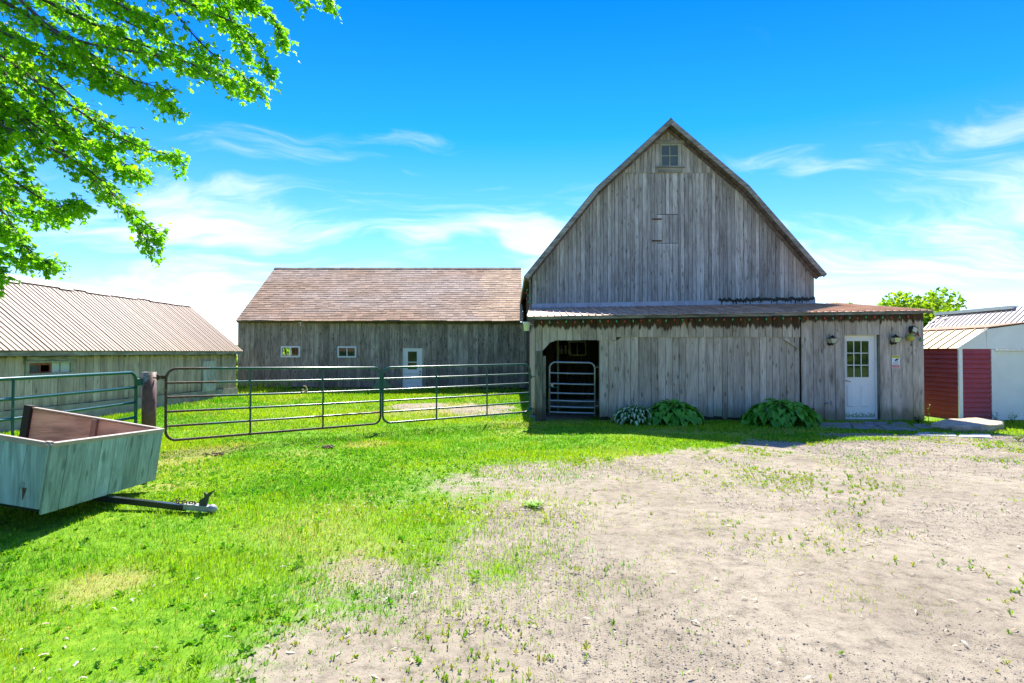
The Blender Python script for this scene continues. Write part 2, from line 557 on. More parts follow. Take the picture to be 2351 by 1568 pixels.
M['backroof'] = metal_roof('lilac_steel', (0.27, 0.225, 0.225), (0.36, 0.31, 0.305), (0.25, 0.195, 0.19), (0.2, 1, 0.2))
M['yellowroof'] = metal_roof('cream_yellow_steel', (0.44, 0.30, 0.11), (0.52, 0.40, 0.20), (0.42, 0.25, 0.085), (0.2, 1, 0.2), rustamt=0.35)
M['orangeroof'] = metal_roof('orange_steel', (0.34, 0.17, 0.07), (0.42, 0.24, 0.12), (0.28, 0.12, 0.05), (1, 1, 1))
M['barnroof'] = metal_roof('dull_barn_steel', (0.24, 0.22, 0.2), (0.34, 0.32, 0.3), (0.22, 0.16, 0.12), (1, 1, 1))
M['flash'] = metal_roof('pale_flashing', (0.42, 0.41, 0.46), (0.56, 0.55, 0.60), (0.46, 0.34, 0.36), (1, 1, 0.3))
M['tar'] = plain('black_tar', (0.008, 0.008, 0.009), 0.35, bump=0.5)
M['concrete'] = plain('old_concrete', (0.30, 0.285, 0.24), 0.9, var=0.3, vscale=3.0, bump=0.5)
M['stone'] = plain('tan_stone', (0.42, 0.34, 0.24), 0.9, var=0.35, vscale=4.0, bump=0.8)
M['flag'] = plain('grey_flagstone', (0.20, 0.20, 0.19), 0.9, var=0.35, vscale=5.0, bump=0.7)
M['paleslab'] = plain('pale_slab', (0.42, 0.40, 0.39), 0.9, var=0.25, vscale=9.0, bump=0.8)
M['white'] = plain('white_paint', (0.88, 0.85, 0.79), 0.35, var=0.04, vscale=3)
M['whitem'] = plain('white_steel', (0.88, 0.84, 0.78), 0.42, var=0.06, vscale=2, bump=0.05)
M['vinyl'] = plain('white_vinyl', (0.75, 0.77, 0.76), 0.35, var=0.05)
M['cream'] = plain('cream_frame', (0.42, 0.41, 0.30), 0.6, var=0.2)
M['greyframe'] = plain('grey_green_frame', (0.30, 0.29, 0.24), 0.8, var=0.3, vscale=10)
M['redsash'] = plain('faded_red_paint', (0.26, 0.075, 0.045), 0.7, var=0.3, vscale=14)
M['redside'] = plain('maroon_steel', (0.42, 0.062, 0.062), 0.45, var=0.15, vscale=2.5)
M['redside_sun'] = plain('maroon_steel_side', (0.205, 0.036, 0.03), 0.45, var=0.2, vscale=2.5)
M['glass'] = glass_mat('dark_window_glass')
M['glassdoor'] = glass_mat('tree_reflection_glass', (0.03, 0.05, 0.018))  # green base colour stands in for trees reflected in the panes
M['sky_glass'] = glass_mat('sky_reflection_glass', (0.55, 0.60, 0.60), 0.06, 1.0)  # reflection of the bright sky painted in as a pale base colour
M['slate'] = plain('slate_panel', (0.06, 0.065, 0.08), 0.5, var=0.3, vscale=8)
M['clear'] = clear_glass('clear_glass')
M['black'] = plain('black_paint', (0.012, 0.012, 0.012), 0.35)
M['blacktube'] = plain('black_steel_tube', (0.02, 0.026, 0.03), 0.3, var=0.3, vscale=14)
M['rust'] = plain('rusty_iron', (0.14, 0.065, 0.035), 0.85, var=0.5, vscale=30, bump=0.4)
M['galv'] = plain('galvanized_steel', (0.40, 0.43, 0.46), 0.35, metal=0.55, var=0.15, vscale=8)
M['zinc'] = plain('zinc_hinge', (0.38, 0.37, 0.34), 0.45, metal=0.5, var=0.2, vscale=20)
M['coupler'] = plain('pale_coupler', (0.36, 0.355, 0.33), 0.45, metal=0.2, var=0.25, vscale=20)
M['gate'] = gate_paint('green_gate_paint')
M['gate_rust'] = gate_paint('green_gate_paint_rusting', (-5.35, 1.1, 0.33, 3.2))
M['frost'] = plain('frosted_lamp_glass', (0.62, 0.60, 0.46), 0.25, var=0.06)
M['bulbw'] = plain('white_bulb', (0.85, 0.82, 0.70), 0.3, var=0.02)
M['cord'] = plain('dark_green_cord', (0.02, 0.035, 0.02), 0.6)
M['rope'] = plain('tan_rope', (0.50, 0.38, 0.20), 0.9, var=0.3, vscale=40, bump=0.5)
M['bark'] = plain('grey_bark', (0.09, 0.075, 0.06), 0.9, var=0.35, vscale=14, bump=0.8)
M['dung'] = plain('dry_brown_manure', (0.14, 0.085, 0.055), 0.95, var=0.4, vscale=20)
M['rubber'] = plain('black_rubber', (0.015, 0.015, 0.016), 0.7)
M['bucket'] = plain('dark_brown_plastic', (0.06, 0.045, 0.032), 0.5, var=0.3)
M['sole'] = wood('old_sill_log', (0.08, 0.055, 0.04), (0.19, 0.145, 0.11), (0.32, 0.26, 0.2), axis='X', vary=(0.9, 1.1))
M['sy'] = plain('sign_yellow', (0.72, 0.66, 0.03), 0.4, var=0.03)
M['sw'] = plain('sign_white', (0.78, 0.80, 0.82), 0.4, var=0.02)
M['sr'] = plain('sign_red', (0.52, 0.05, 0.04), 0.4, var=0.04)
M['sk'] = plain('sign_ink', (0.03, 0.035, 0.04), 0.4, var=0.02)


def bulbmat(name, col):
    m, t, b = new_mat(name)
    b.inputs['Base Color'].default_value = c4(col)
    b.inputs['Roughness'].default_value = 0.12
    b.inputs['Specular IOR Level'].default_value = 0.8
    b.inputs['Coat Weight'].default_value = 0.5
    return m


M['bgreen'] = bulbmat('green_bulb', (0.0, 0.33, 0.14))
M['bred'] = bulbmat('red_bulb', (0.45, 0.014, 0.014))


def pipe_mat():
    m, t, b = new_mat('brown_pipe')
    g = N(t, 'ShaderNodeTexCoord').outputs['Object']
    p = N(t, 'ShaderNodeSeparateXYZ', {0: N(t, 'ShaderNodeNewGeometry').outputs['Position']})
    c = ramp(t, noise(t, g, 12, 4), [(0.3, (0.10, 0.042, 0.026)), (0.7, (0.17, 0.082, 0.055))])
    e = math_n(t, 'ADD', p.outputs[2], math_n(t, 'MULTIPLY', math_n(t, 'SUBTRACT', noise(t, g, 8, 4, 0.6), 0.5), 0.5))
    e = math_n(t, 'SUBTRACT', e, math_n(t, 'MULTIPLY', math_n(t, 'ADD', p.outputs[0], 6.27), 1.6))
    sp = smooth(t, noise(t, g, 60, 3, 0.6), 0.44, 0.54)
    lf = math_n(t, 'MULTIPLY', smooth(t, e, 1.10, 1.2), sp)
    c = mix_c(t, lf, c, (0.36, 0.38, 0.30))
    t.links.new(c, b.inputs['Base Color'])
    b.inputs['Roughness'].default_value = 0.5
    bump_to(t, b, noise(t, g, 40, 3), 0.2, 0.004)
    return m


M['pipe'] = pipe_mat()


def teal_mat():
    m = wood('teal_stained_board', (0.17, 0.255, 0.235), (0.31, 0.43, 0.395), (0.46, 0.58, 0.54), vary=(0.68, 1.22), knots=0.5, streak=18, blot=0.3)
    m.node_tree.nodes['Principled BSDF'].inputs['Roughness'].default_value = 0.5
    return m


M['teal'] = teal_mat()
M['trailer_in'] = wood('brown_osb_panel', (0.20, 0.10, 0.06), (0.58, 0.37, 0.25), (0.68, 0.46, 0.32), axis='X', vary=(0.95, 1.05), knots=0.15, streak=40, blot=0.5)
M['trailer_trim'] = plain('beige_angle', (0.42, 0.33, 0.26), 0.5, var=0.15, vscale=10)
M['trailer_post'] = plain('brown_stake', (0.26, 0.15, 0.11), 0.6, var=0.2, vscale=10)


# ------------------------------------------------------------------ ground masks
GRAVEL = [(330, 1640), (500, 1560), (690, 1455), (880, 1345), (1000, 1250), (1040, 1160), (1075, 1090), (1180, 1068), (1330, 1060), (1480, 1052),
          (1560, 1035), (1700, 1024), (1860, 1014), (2040, 1008), (2200, 1006), (2351, 1006), (2700, 1012)]
gp = [G(*p) for p in GRAVEL]
poly = [(p.x, p.y) for p in gp] + [(40, gp[-1].y), (40, -20), (-2.2, -20), (-2.1, 1.0)]
poly = np.array(poly)


def poly_sd(x, y, pl):
    """signed distance, positive outside the polygon"""
    d = np.full(x.shape, 1e9); ins = np.zeros(x.shape, bool)
    n = len(pl)
    for i in range(n):
        ax, ay = pl[i]; bx, by = pl[(i + 1) % n]
        ex, ey = bx - ax, by - ay
        t = np.clip(((x - ax) * ex + (y - ay) * ey) / (ex * ex + ey * ey + 1e-12), 0, 1)
        d = np.minimum(d, (x - ax - t * ex) ** 2 + (y - ay - t * ey) ** 2)
        c = ((ay > y) != (by > y)) & (x < (bx - ax) * (y - ay) / (by - ay + 1e-12) + ax)
        ins ^= c
    d = np.sqrt(d)
    return np.where(ins, -d, d)


def ss(a, b, x):
    t = np.clip((x - a) / (b - a), 0, 1)
    return t * t * (3 - 2 * t)


def ell(x, y, px, py, rx, ry):
    """soft elliptical patch given on the photo grid, laid on the ground"""
    c = G(px, py); w = abs(G(px + rx, py).x - c.x); d = abs(G(px, py - ry).y - G(px, py + ry).y) / 2
    return 1 - ss(0.55, 1.25, np.hypot((x - c.x) / w, (y - c.y) / d) + (fbm(x * 2.1, y * 2.1) - 0.5) * 0.9)


def masks(x, y):
    """grass cover 0..1 and dryness 0..1"""
    d = poly_sd(x, y, poly)
    n = fbm(x * 0.9 + 5, y * 0.9, 4) - 0.5
    n2 = fbm(x * 3.1, y * 3.1 + 40, 3) - 0.5
    near = 1 - ss(7.0, 10.5, y)
    wid = 0.30 + 1.0 * near
    lm = near * (1 - ss(-1.5, 3.5, x))          # the worn, half bare margin on the near left
    g = ss(-wid * (1.1 + 1.1 * lm), wid * (1.2 - .35 * lm), d + n * (0.9 + 1.6 * near) + n2 * (.7 + .9 * near))
    thin = ss(.55, .72, fbm(x * .75 + 23, y * .75 + 61, 4)) * .30 + ss(.60, .75, fbm(x * 2.2 + 3, y * 2.2 + 44, 3)) * .16
    thin = thin * (1 - .45 * ss(2.0, 5.5, -d))
    thin = np.maximum(thin, near * ss(-3.4, -.4, d) * ss(.36, .6, fbm(x * 1.4 + 9, y * 1.4 + 71, 4)) * .42)
    g = np.maximum(g, thin)
    bare = np.zeros_like(x)
    for a in ((1095, 940, 95, 14), (965, 933, 70, 9), (1290, 955, 90, 8), (1775, 1019, 70, 10), (1960, 975, 90, 5), (2010, 1000, 120, 6), (2290, 1003, 90, 7)):
        bare = np.maximum(bare, ell(x, y, *a))
    g = g * (1 - 0.78 * bare)
    dry = np.zeros_like(x)
    for a in ((440, 1045, 90, 30), (380, 1118, 90, 14), (250, 1340, 90, 40), (850, 1020, 60, 8), (1000, 940, 160, 16)):
        dry = np.maximum(dry, ell(x, y, *a))
    dry = np.maximum(dry, 0.5 * ss(0.56, 0.75, fbm(x * 0.6 + 90, y * 0.6, 3)))
    return g, dry, d


# ------------------------------------------------------------------ ground sheets
def ground_mat():
    m, t, b = new_mat('ground_soil_and_grit')
    a = N(t, 'ShaderNodeVertexColor', layer_name='tint')
    s = N(t, 'ShaderNodeSeparateColor', {0: a.outputs[0]})
    g = N(t, 'ShaderNodeTexCoord').outputs['Object']
    # grit: pale limestone dust with dark chips
    n1 = noise(t, g, 0.9, 6, 0.7)
    n2 = noise(t, g, 7, 10, 0.8)
    n3 = noise(t, g, 95, 3, 0.7)
    n4 = noise(t, g, 5.5, 4, 0.65)
    grit = ramp(t, n1, [(0.33, (0.255, 0.212, 0.152)), (0.62, (0.35, 0.296, 0.216))])
    grit = mix_c(t, 1.0, grit, ramp(t, n2, [(0.36, 0.50), (0.47, 0.92), (0.56, 1.06), (0.68, 1.25)]), 'MULTIPLY')
    chips = math_n(t, 'MULTIPLY', smooth(t, n3, 0.575, 0.64), smooth(t, n4, 0.36, 0.62))
    grit = mix_c(t, math_n(t, 'MULTIPLY', chips, 0.85), grit, (0.075, 0.065, 0.065))
    dust = smooth(t, noise(t, g, 0.55, 3, 0.5), 0.6, 0.74)
    grit = mix_c(t, math_n(t, 'MULTIPLY', dust, 0.3), grit, (0.42, 0.365, 0.28))
    n5 = noise(t, g, 42, 3, 0.75)
    chips2 = math_n(t, 'MULTIPLY', smooth(t, n5, 0.56, 0.66), smooth(t, noise(t, g, 1.7, 4, 0.65), 0.36, 0.6))
    grit = mix_c(t, math_n(t, 'MULTIPLY', chips2, 0.62), grit, (0.13, 0.11, 0.095))
    soil = ramp(t, noise(t, g, 9, 5, 0.65), [(0.3, (0.07, 0.17, 0.008)), (0.5, (0.13, 0.28, 0.012)), (0.7, (0.24, 0.36, 0.03))])
    ge = math_n(t, 'ADD', s.outputs[0], math_n(t, 'MULTIPLY', math_n(t, 'SUBTRACT', noise(t, g, 11, 4, 0.65), 0.5), 0.9))
    gf = smooth(t, ge, 0.52, 0.92)
    c = mix_c(t, gf, grit, soil)
    c = mix_c(t, math_n(t, 'MULTIPLY', math_n(t, 'MULTIPLY', s.outputs[1], 0.55), smooth(t, s.outputs[0], 0.3, 0.6)), c, (0.40, 0.32, 0.12))
    t.links.new(c, b.inputs['Base Color'])
    b.inputs['Roughness'].default_value = 0.95
    b.inputs['Specular IOR Level'].default_value = 0.1
    h = math_n(t, 'ADD', math_n(t, 'MULTIPLY', n2, 0.7), math_n(t, 'MULTIPLY', n3, 0.4))
    bump_to(t, b, h, 0.7, 0.02)
    return m


M['ground'] = ground_mat()
GX0, GX1, GY0, GY1, GS = -24.0, 24.0, -3.0, 36.0, 0.16
nx, ny = int((GX1 - GX0) / GS) + 1, int((GY1 - GY0) / GS) + 1
xs, ys = np.linspace(GX0, GX1, nx), np.linspace(GY0, GY1, ny)
XX, YY = np.meshgrid(xs, ys)
gm, dm, dd = masks(XX.ravel(), YY.ravel())
edge = np.minimum(np.minimum(XX - GX0, GX1 - XX), np.minimum(YY - GY0, GY1 - YY)).ravel()
ZZ = gz(YY.ravel()) + (fbm(XX.ravel() * 0.7, YY.ravel() * 0.7, 3) - 0.5) * 0.05 * np.clip(edge / 2, 0, 1)
VV = np.stack([XX.ravel(), YY.ravel(), ZZ], 1)
ii = (np.arange(ny - 1)[:, None] * nx + np.arange(nx - 1)[None, :]).ravel()
QQ = np.stack([ii, ii + 1, ii + nx + 1, ii + nx], 1)
cc = np.stack([gm, dm, np.zeros_like(gm)], 1)
inside = dd[QQ].mean(1) < 0.0


def sub_sheet(name, sel):
    q = QQ[sel]; u, inv = np.unique(q, return_inverse=True)
    return np_mesh(name, VV[u], inv.reshape(q.shape), M['ground'], color=cc[u], kind='structure', smooth=True)


lawn = sub_sheet('lawn', ~inside)
drive = sub_sheet('gravel_driveway', inside)
tag(lawn, 'short bright green lawn in front of the barns', 'lawn')
tag(drive, 'pale gravel driveway with sparse weeds', 'driveway')

# land beyond the yard, out to the horizon
fm, ft, fb = new_mat('field_grass')
fg = N(ft, 'ShaderNodeTexCoord').outputs['Object']
ft.links.new(ramp(ft, noise(ft, fg, 0.3, 5, 0.6), [(0.3, (0.06, 0.13, 0.014)), (0.7, (0.14, 0.22, 0.03))]), fb.inputs['Base Color'])
fb.inputs['Roughness'].default_value = 0.95
fmb = MB()
Z0f, Z0n = float(gz(GY1)), float(gz(GY0))
R = 1500
for (a, b_) in (((-R, GY1), (R, R)),):
    fmb.face([(a[0], a[1], Z0f), (b_[0], a[1], Z0f), (b_[0], b_[1], Z0f), (a[0], b_[1], Z0f)])
fmb.face([(-R, -R, Z0n), (R, -R, Z0n), (R, GY0, Z0n), (-R, GY0, Z0n)])
yy = [GY0, 6, 8, 10, 12, 14, GY1]
for i in range(len(yy) - 1):
    za, zb = float(gz(yy[i])), float(gz(yy[i + 1]))
    for (xa, xb) in ((-R, GX0), (GX1, R)):
        fmb.face([(xa, yy[i], za), (xb, yy[i], za), (xb, yy[i + 1], zb), (xa, yy[i + 1], zb)])
tag(fmb.build('field', fm, kind='structure'), 'green fields running out to the horizon', 'field')


# ------------------------------------------------------------------ board walls
def boards_y(parent, mat, edges, Yf, bot, top, thick=0.022, jit=0.007, name='board', gap=0.011, topj=0.0, botj=0.01, drop=None, segs=None):
    """vertical boards on a plane facing the camera; top/bot are functions of X; drop skips spans, segs gives [(z0,z1)] per X span"""
    out = []
    for i in range(len(edges) - 1):
        x0, x1 = edges[i] + gap / 2, edges[i + 1] - gap / 2
        if x1 - x0 < 0.02: continue
        xm = (x0 + x1) / 2
        spans = segs(xm) if segs else [None]
        for sp in spans:
            y = Yf + random.uniform(-jit, jit)
            j0, j1 = random.uniform(-botj, botj), random.uniform(-topj, topj)
            if sp is None:
                zb0, zb1, zt0, zt1 = bot(x0) + j0, bot(x1) + j0, top(x0) + j1, top(x1) + j1
            else:
                lo, hi = sp
                zb0 = lo(x0) if callable(lo) else lo; zb1 = lo(x1) if callable(lo) else lo
                zt0 = hi(x0) if callable(hi) else hi; zt1 = hi(x1) if callable(hi) else hi
            if zt0 - zb0 < 0.02 and zt1 - zb1 < 0.02: continue
            t0, t1 = random.uniform(-.003, .003), random.uniform(-.003, .003)
            b = MB()
            b.hexa([(x0, y + t0, zb0), (x1, y + t1, zb1), (x1, y + thick, zb1), (x0, y + thick, zb0),
                    (x0, y + t0, zt0), (x1, y + t1, zt1), (x1, y + thick, zt1), (x0, y + thick, zt0)])
            out.append(b.build(name, mat, parent))
    return out


def boards_x(parent, mat, edges, Xf, bot, top, thick=0.022, jit=0.007, name='board', gap=0.011, side=1, botj=0.012):
    """vertical boards on a plane X = Xf whose face looks to +X (side 1) or -X (side -1); edges are Y values"""
    for i in range(len(edges) - 1):
        y0, y1 = edges[i] + gap / 2, edges[i + 1] - gap / 2
        x = Xf + random.uniform(-jit, jit); xb = x - side * thick
        j = random.uniform(-botj, botj)
        b0, b1, t0, t1 = bot(y0) + j, bot(y1) + j, top(y0), top(y1)
        b = MB()
        xa, xc = (xb, x) if side > 0 else (x, xb)
        b.hexa([(xa, y0, b0), (xc, y0, b0), (xc, y1, b1), (xa, y1, b1), (xa, y0, t0), (xc, y0, t0), (xc, y1, t1), (xa, y1, t1)])
        b.build(name, mat, parent)


def rand_edges(a, b, lo, hi):
    e = [a]
    while e[-1] < b - hi:
        e.append(e[-1] + random.uniform(lo, hi))
    if b - e[-1] < lo * 0.6 and len(e) > 1: e[-1] = b
    else: e.append(b)
    return e


def lerp_fn(x0, v0, x1, v1):
    return lambda x: v0 + (v1 - v0) * (x - x0) / (x1 - x0)


def poly_fn(pts):
    def f(x):
        if x <= pts[0][0]: return pts[0][1]
        for (a, va), (b, vb) in zip(pts, pts[1:]):
            if x <= b: return va + (vb - va) * (x - a) / (b - a)
        return pts[-1][1]
    return f


# ------------------------------------------------------------------ THE BIG BARN
YG = 19.3                       # gable wall
YB = 18.85                      # front edge of the roof overhang
barn = thing('gambrel_barn', 'tall weathered grey barn with a pointed gambrel gable and small top window', 'barn', (5.2, YG, -0.13))
pk, kl, kr = P(1540, 271, YB), P(1368, 430, YB), P(1719, 424, YB)
el, er = P(1203, 634, YB), P(1899, 629, YB)
prof = [(el.x, el.z), (kl.x, kl.z), (pk.x, pk.z), (kr.x, kr.z), (er.x, er.z)]
roofz = poly_fn(prof)
gl, gr = P(1222, 650, YG).x, P(1869, 650, YG).x
fl_l, fl_r = P(1222, 699, YG).z, P(1869, 687, YG).z
botf = lerp_fn(gl, fl_l, gr, fl_r)
zs = P(1500, 395, YG).z         # horizontal joint under the window
RT = 0.17
topf = lambda x: roofz(x) - RT * 1.25
# boards above the joint stand proud of those below
wx0, wx1 = P(1515, 350, YG).x, P(1559, 350, YG).x
wz0, wz1 = P(1537, 383, YG).z, P(1537, 331, YG).z


def upper_segs(x):
    if wx0 < x < wx1:
        return [(zs - 0.03, wz0), (wz1, topf)]
    return [(zs - 0.03, topf)]


def lim(fn, z):
    return lambda x: min(fn(x), z)


ue = [e for e in rand_edges(gl, gr, 0.11, 0.15) if roofz(e) - RT > zs - 0.3]
cuts = sorted(set([e for e in ue if not (wx0 - 0.05 < e < wx0 + 0.05 or wx1 - 0.05 < e < wx1 + 0.05)] + [wx0, wx1]))
boards_y(barn, M['gable'], cuts, YG - 0.03, None, None, segs=lambda x: upper_segs(x) if topf(x) > zs else [])
hx0, hx1 = P(1509, 500, YG).x, P(1557, 500, YG).x
hz = [P(1530, 492, YG).z, P(1530, 558, YG).z]
le = [e for e in rand_edges(gl, gr, 0.105, 0.15)]
le = sorted(set([e for e in le if abs(e - hx0) > 0.05 and abs(e - hx1) > 0.05] + [hx0, hx1]))
low_top = lambda x: min(topf(x), zs - 0.012)


def lower_segs(x):
    if hx0 < x < hx1:
        return [(botf(x), hz[1] - 0.012), (hz[1] + 0.008, hz[0] - 0.01), (hz[0] + 0.012, low_top)]
    return [(botf, low_top)]


boards_y(barn, M['gable'], le, YG, None, None, segs=lower_segs, jit=0.009)
# dark backing behind the board joints
bk = MB()
bk.face([(gl, YG + 0.04, fl_l), (gr, YG + 0.04, fl_r), (gr, YG + 0.04, topf(gr)), (kr.x, YG + 0.04, kr.z - RT), (pk.x, YG + 0.04, pk.z - RT), (kl.x, YG + 0.04, kl.z - RT), (gl, YG + 0.04, topf(gl))])
bk.build('wall', M['inner'], barn)
# hinges of the hay door
for yy_ in (588, 506):
    c = P(1506, yy_, YG)
hg = None
for px_, py_ in ((1503, 588 - 76), (1503, 560 - 0)):
    pass
for (hx, hy) in ((1508, 503), (1508, 553)):
    c = P(hx, hy, YG)
    MB().box((c.x - 0.16, YG - 0.018, c.z - 0.022), (c.x + 0.16, YG - 0.006, c.z + 0.022)).build('hinge', M['rust'], barn)
# gable window
win = MB()
fx0, fx1, fz0, fz1 = P(1511, 350, YG).x, P(1563, 350, YG).x, wz0, wz1
yw = YG - 0.05
win.box((wx0, yw, wz0), (wx0 + 0.05, yw + 0.07, wz1)).box((wx1 - 0.05, yw, wz0), (wx1, yw + 0.07, wz1))
win.box((wx0 + 0.05, yw, wz1 - 0.06), (wx1 - 0.05, yw + 0.07, wz1)).box((wx0 + 0.05, yw, wz0), (wx1 - 0.05, yw + 0.07, wz0 + 0.03))
xm, zm = (wx0 + wx1) / 2, (wz0 + wz1) / 2 - 0.02
win.box((xm - 0.016, yw + 0.01, wz0 + 0.03), (xm + 0.016, yw + 0.05, wz1 - 0.06)).box((wx0 + 0.05, yw + 0.012, zm - 0.014), (xm - 0.016, yw + 0.05, zm + 0.014)).box((xm + 0.016, yw + 0.012, zm - 0.014), (wx1 - 0.05, yw + 0.05, zm + 0.014))
wf = win.build('window', M['cream'], barn)
for xa, xb in ((wx0 + 0.05, xm - 0.016), (xm + 0.016, wx1 - 0.05)):
    for za, zb in ((wz0 + 0.03, zm - 0.014), (zm + 0.014, wz1 - 0.06)):
        MB().box((xa, yw + 0.03, za), (xb, yw + 0.04, zb)).build('pane', plain('meshed_pane', (0.10, 0.13, 0.14), 0.25, var=0.2, vscale=40) if 'mp' not in M else M['mp'], wf)
        M['mp'] = bpy.data.materials.get('meshed_pane')
MB().box((fx0 - 0.1, yw - 0.02, wz1 + 0.003), (fx1 + 0.1, yw + 0.02, wz1 + 0.1)).build('window_head', M['trim'], wf)
MB().box((fx0 - 0.1, yw - 0.06, wz0 - 0.05), (fx1 + 0.1, yw + 0.02, wz0 - 0.003)).build('window_sill', M['trim'], wf)
MB().box((fx0 - 0.02, yw - 0.01, wz0 - 0.19), (fx1 + 0.02, yw + 0.018, wz0 - 0.053)).build('apron', M['trim'], wf)
# chicken wire over the window
wire = MB()
yq = yw - 0.006
k = 0
zq = wz0
step = 0.045
i = 0
while zq < wz1:
    n_ = int((wx1 - wx0) / step)
    pts = [(wx0 + j * step, yq, zq + (0.012 if (j + i) % 2 else -0.012)) for j in range(n_ + 1)]
    for a, b_ in zip(pts, pts[1:]):
        wire.tube([a, b_], 0.0022, 3, cap=False)
    zq += step * 0.8; i += 1
wire.build('wire_netting', M['zinc'], wf)
# roof: four slopes, the verge boards and soffit edge
YE = 40.0
names = ['roof'] * 4
for pi_, (a, b_) in enumerate(zip(prof, prof[1:])):
    dy_ = .004 * (pi_ % 2)            # neighbours butt without sharing a plane
    d = Vector((b_[0] - a[0], 0, b_[1] - a[1])).normalized()
    n_ = Vector((-d.z, 0, d.x))
    if n_.z < 0: n_ = -n_
    o = Vector((a[0], YB - dy_, a[1])) - n_ * 0.05
    slab = MB().prism([o, o + Vector((b_[0] - a[0], 0, b_[1] - a[1])), o + Vector((b_[0] - a[0], 0, b_[1] - a[1])) + n_ * 0.05, o + n_ * 0.05], (0, YE - YB, 0))
    rf = slab.build('roof', M['barnroof'], barn)
    # sheathing seen from below, and the verge board
    o2 = Vector((a[0], YB + 0.03 - dy_, a[1])) - n_ * 0.078
    MB().prism([o2, o2 + Vector((b_[0] - a[0], 0, b_[1] - a[1])), o2 + Vector((b_[0] - a[0], 0, b_[1] - a[1])) + n_ * 0.025, o2 + n_ * 0.025], (0, YG - YB + 0.4, 0)).build('soffit', M['soffit'], rf)
    o3 = Vector((a[0], YB - 0.028 - dy_, a[1])) - n_ * 0.155
    MB().prism([o3, o3 + Vector((b_[0] - a[0], 0, b_[1] - a[1])), o3 + Vector((b_[0] - a[0], 0, b_[1] - a[1])) + n_ * 0.13, o3 + n_ * 0.13], (0, 0.026, 0)).build('verge_board', M['trim'], rf)
    o4 = Vector((a[0], YG - 0.06 - dy_, a[1])) - n_ * 0.20
    MB().prism([o4, o4 + Vector((b_[0] - a[0], 0, b_[1] - a[1])), o4 + Vector((b_[0] - a[0], 0, b_[1] - a[1])) + n_ * 0.10, o4 + n_ * 0.10], (0, 0.022, 0)).build('frieze_board', M['soffit'], rf)
MB().prism([(pk.x - .10, YB - .03, pk.z - .11), (pk.x, YB - .03, pk.z + .015), (pk.x + .10, YB - .03, pk.z - .11), (pk.x, YB - .03, pk.z - .02)], (0, YE - YB + .03, 0)).build('ridge_cap', M['trim'], barn)
# flashing strips over the lean-to and the tar along their right end
fx = gl - 0.02
segx = [gl - 0.02, gl + 0.75, gl + 2.6, gl + 4.6, gl + 6.6, gr + 0.02]
for a, b_ in zip(segx, segx[1:]):
    h0, h1 = 0.17, 0.15
    MB().hexa([(a + .003, YG - 0.05, botf(a) - h0), (b_ - .003, YG - 0.05, botf(b_) - h1), (b_ - .003, YG - 0.035, botf(b_) - h1), (a + .003, YG - 0.035, botf(a) - h0),
               (a + .003, YG - 0.05, botf(a) + 0.02), (b_ - .003, YG - 0.05, botf(b_) + 0.02), (b_ - .003, YG - 0.035, botf(b_) + 0.02), (a + .003, YG - 0.035, botf(a) + 0.02)]).build('flashing', M['flash'], barn)
tar = MB()
tx0 = P(1648, 690, YG).x
x = tx0
while x < gr - 0.05:
    w = random.uniform(0.04, 0.12)
    z = botf(x) + 0.02 + random.uniform(-0.02, 0.02)
    pts = [(x, YG - 0.062, z - random.uniform(0.03, 0.07)), (x + w * .3, YG - 0.062, z - random.uniform(0.02, 0.2)), (x + w * .5, YG - 0.062, z - 0.05), (x + w, YG - 0.062, z - random.uniform(0.03, 0.06)),
           (x + w, YG - 0.062, z + random.uniform(0.01, 0.06)), (x + w * .5, YG - 0.062, z + random.uniform(0.02, 0.09)), (x, YG - 0.062, z + random.uniform(0.0, 0.05))]
    tar.prism(pts, (0, 0.010 + random.uniform(0, .002), 0))
    x += w * 0.9
tar.build('tar_seal', M['tar'], barn)
# left side wall and right side wall of the barn, corner board
boards_x(barn, M['inner'], rand_edges(YG + 0.05, YE - 0.3, 0.3, 0.45), gl + 0.02, lambda y: -0.2, lambda y: topf(gl) + 0.02, side=-1)  # left wall lies in shadow; that shade is put into the dark board colour
MB().box((gr - 0.03, YG + 0.05, -0.2), (gr, YE - 0.3, topf(gr))).build('side_wall', M['gable'], barn)
MB().box((gl - 0.10, YG - 0.055, fl_l - 0.15), (gl - 0.055, YG + 0.02, topf(gl) - 0.02)).build('corner_board', M['trim'], barn)
MB().prism([(gl, YE - 0.35, -0.2), (gr, YE - 0.35, -0.2), (gr, YE - 0.35, topf(gr)), (kr.x, YE - 0.35, kr.z - RT), (pk.x, YE - 0.35, pk.z - RT), (kl.x, YE - 0.35, kl.z - RT), (gl, YE - 0.35, topf(gl))], (0, 0.03, 0)).build('rear_wall', M['gable'], barn)

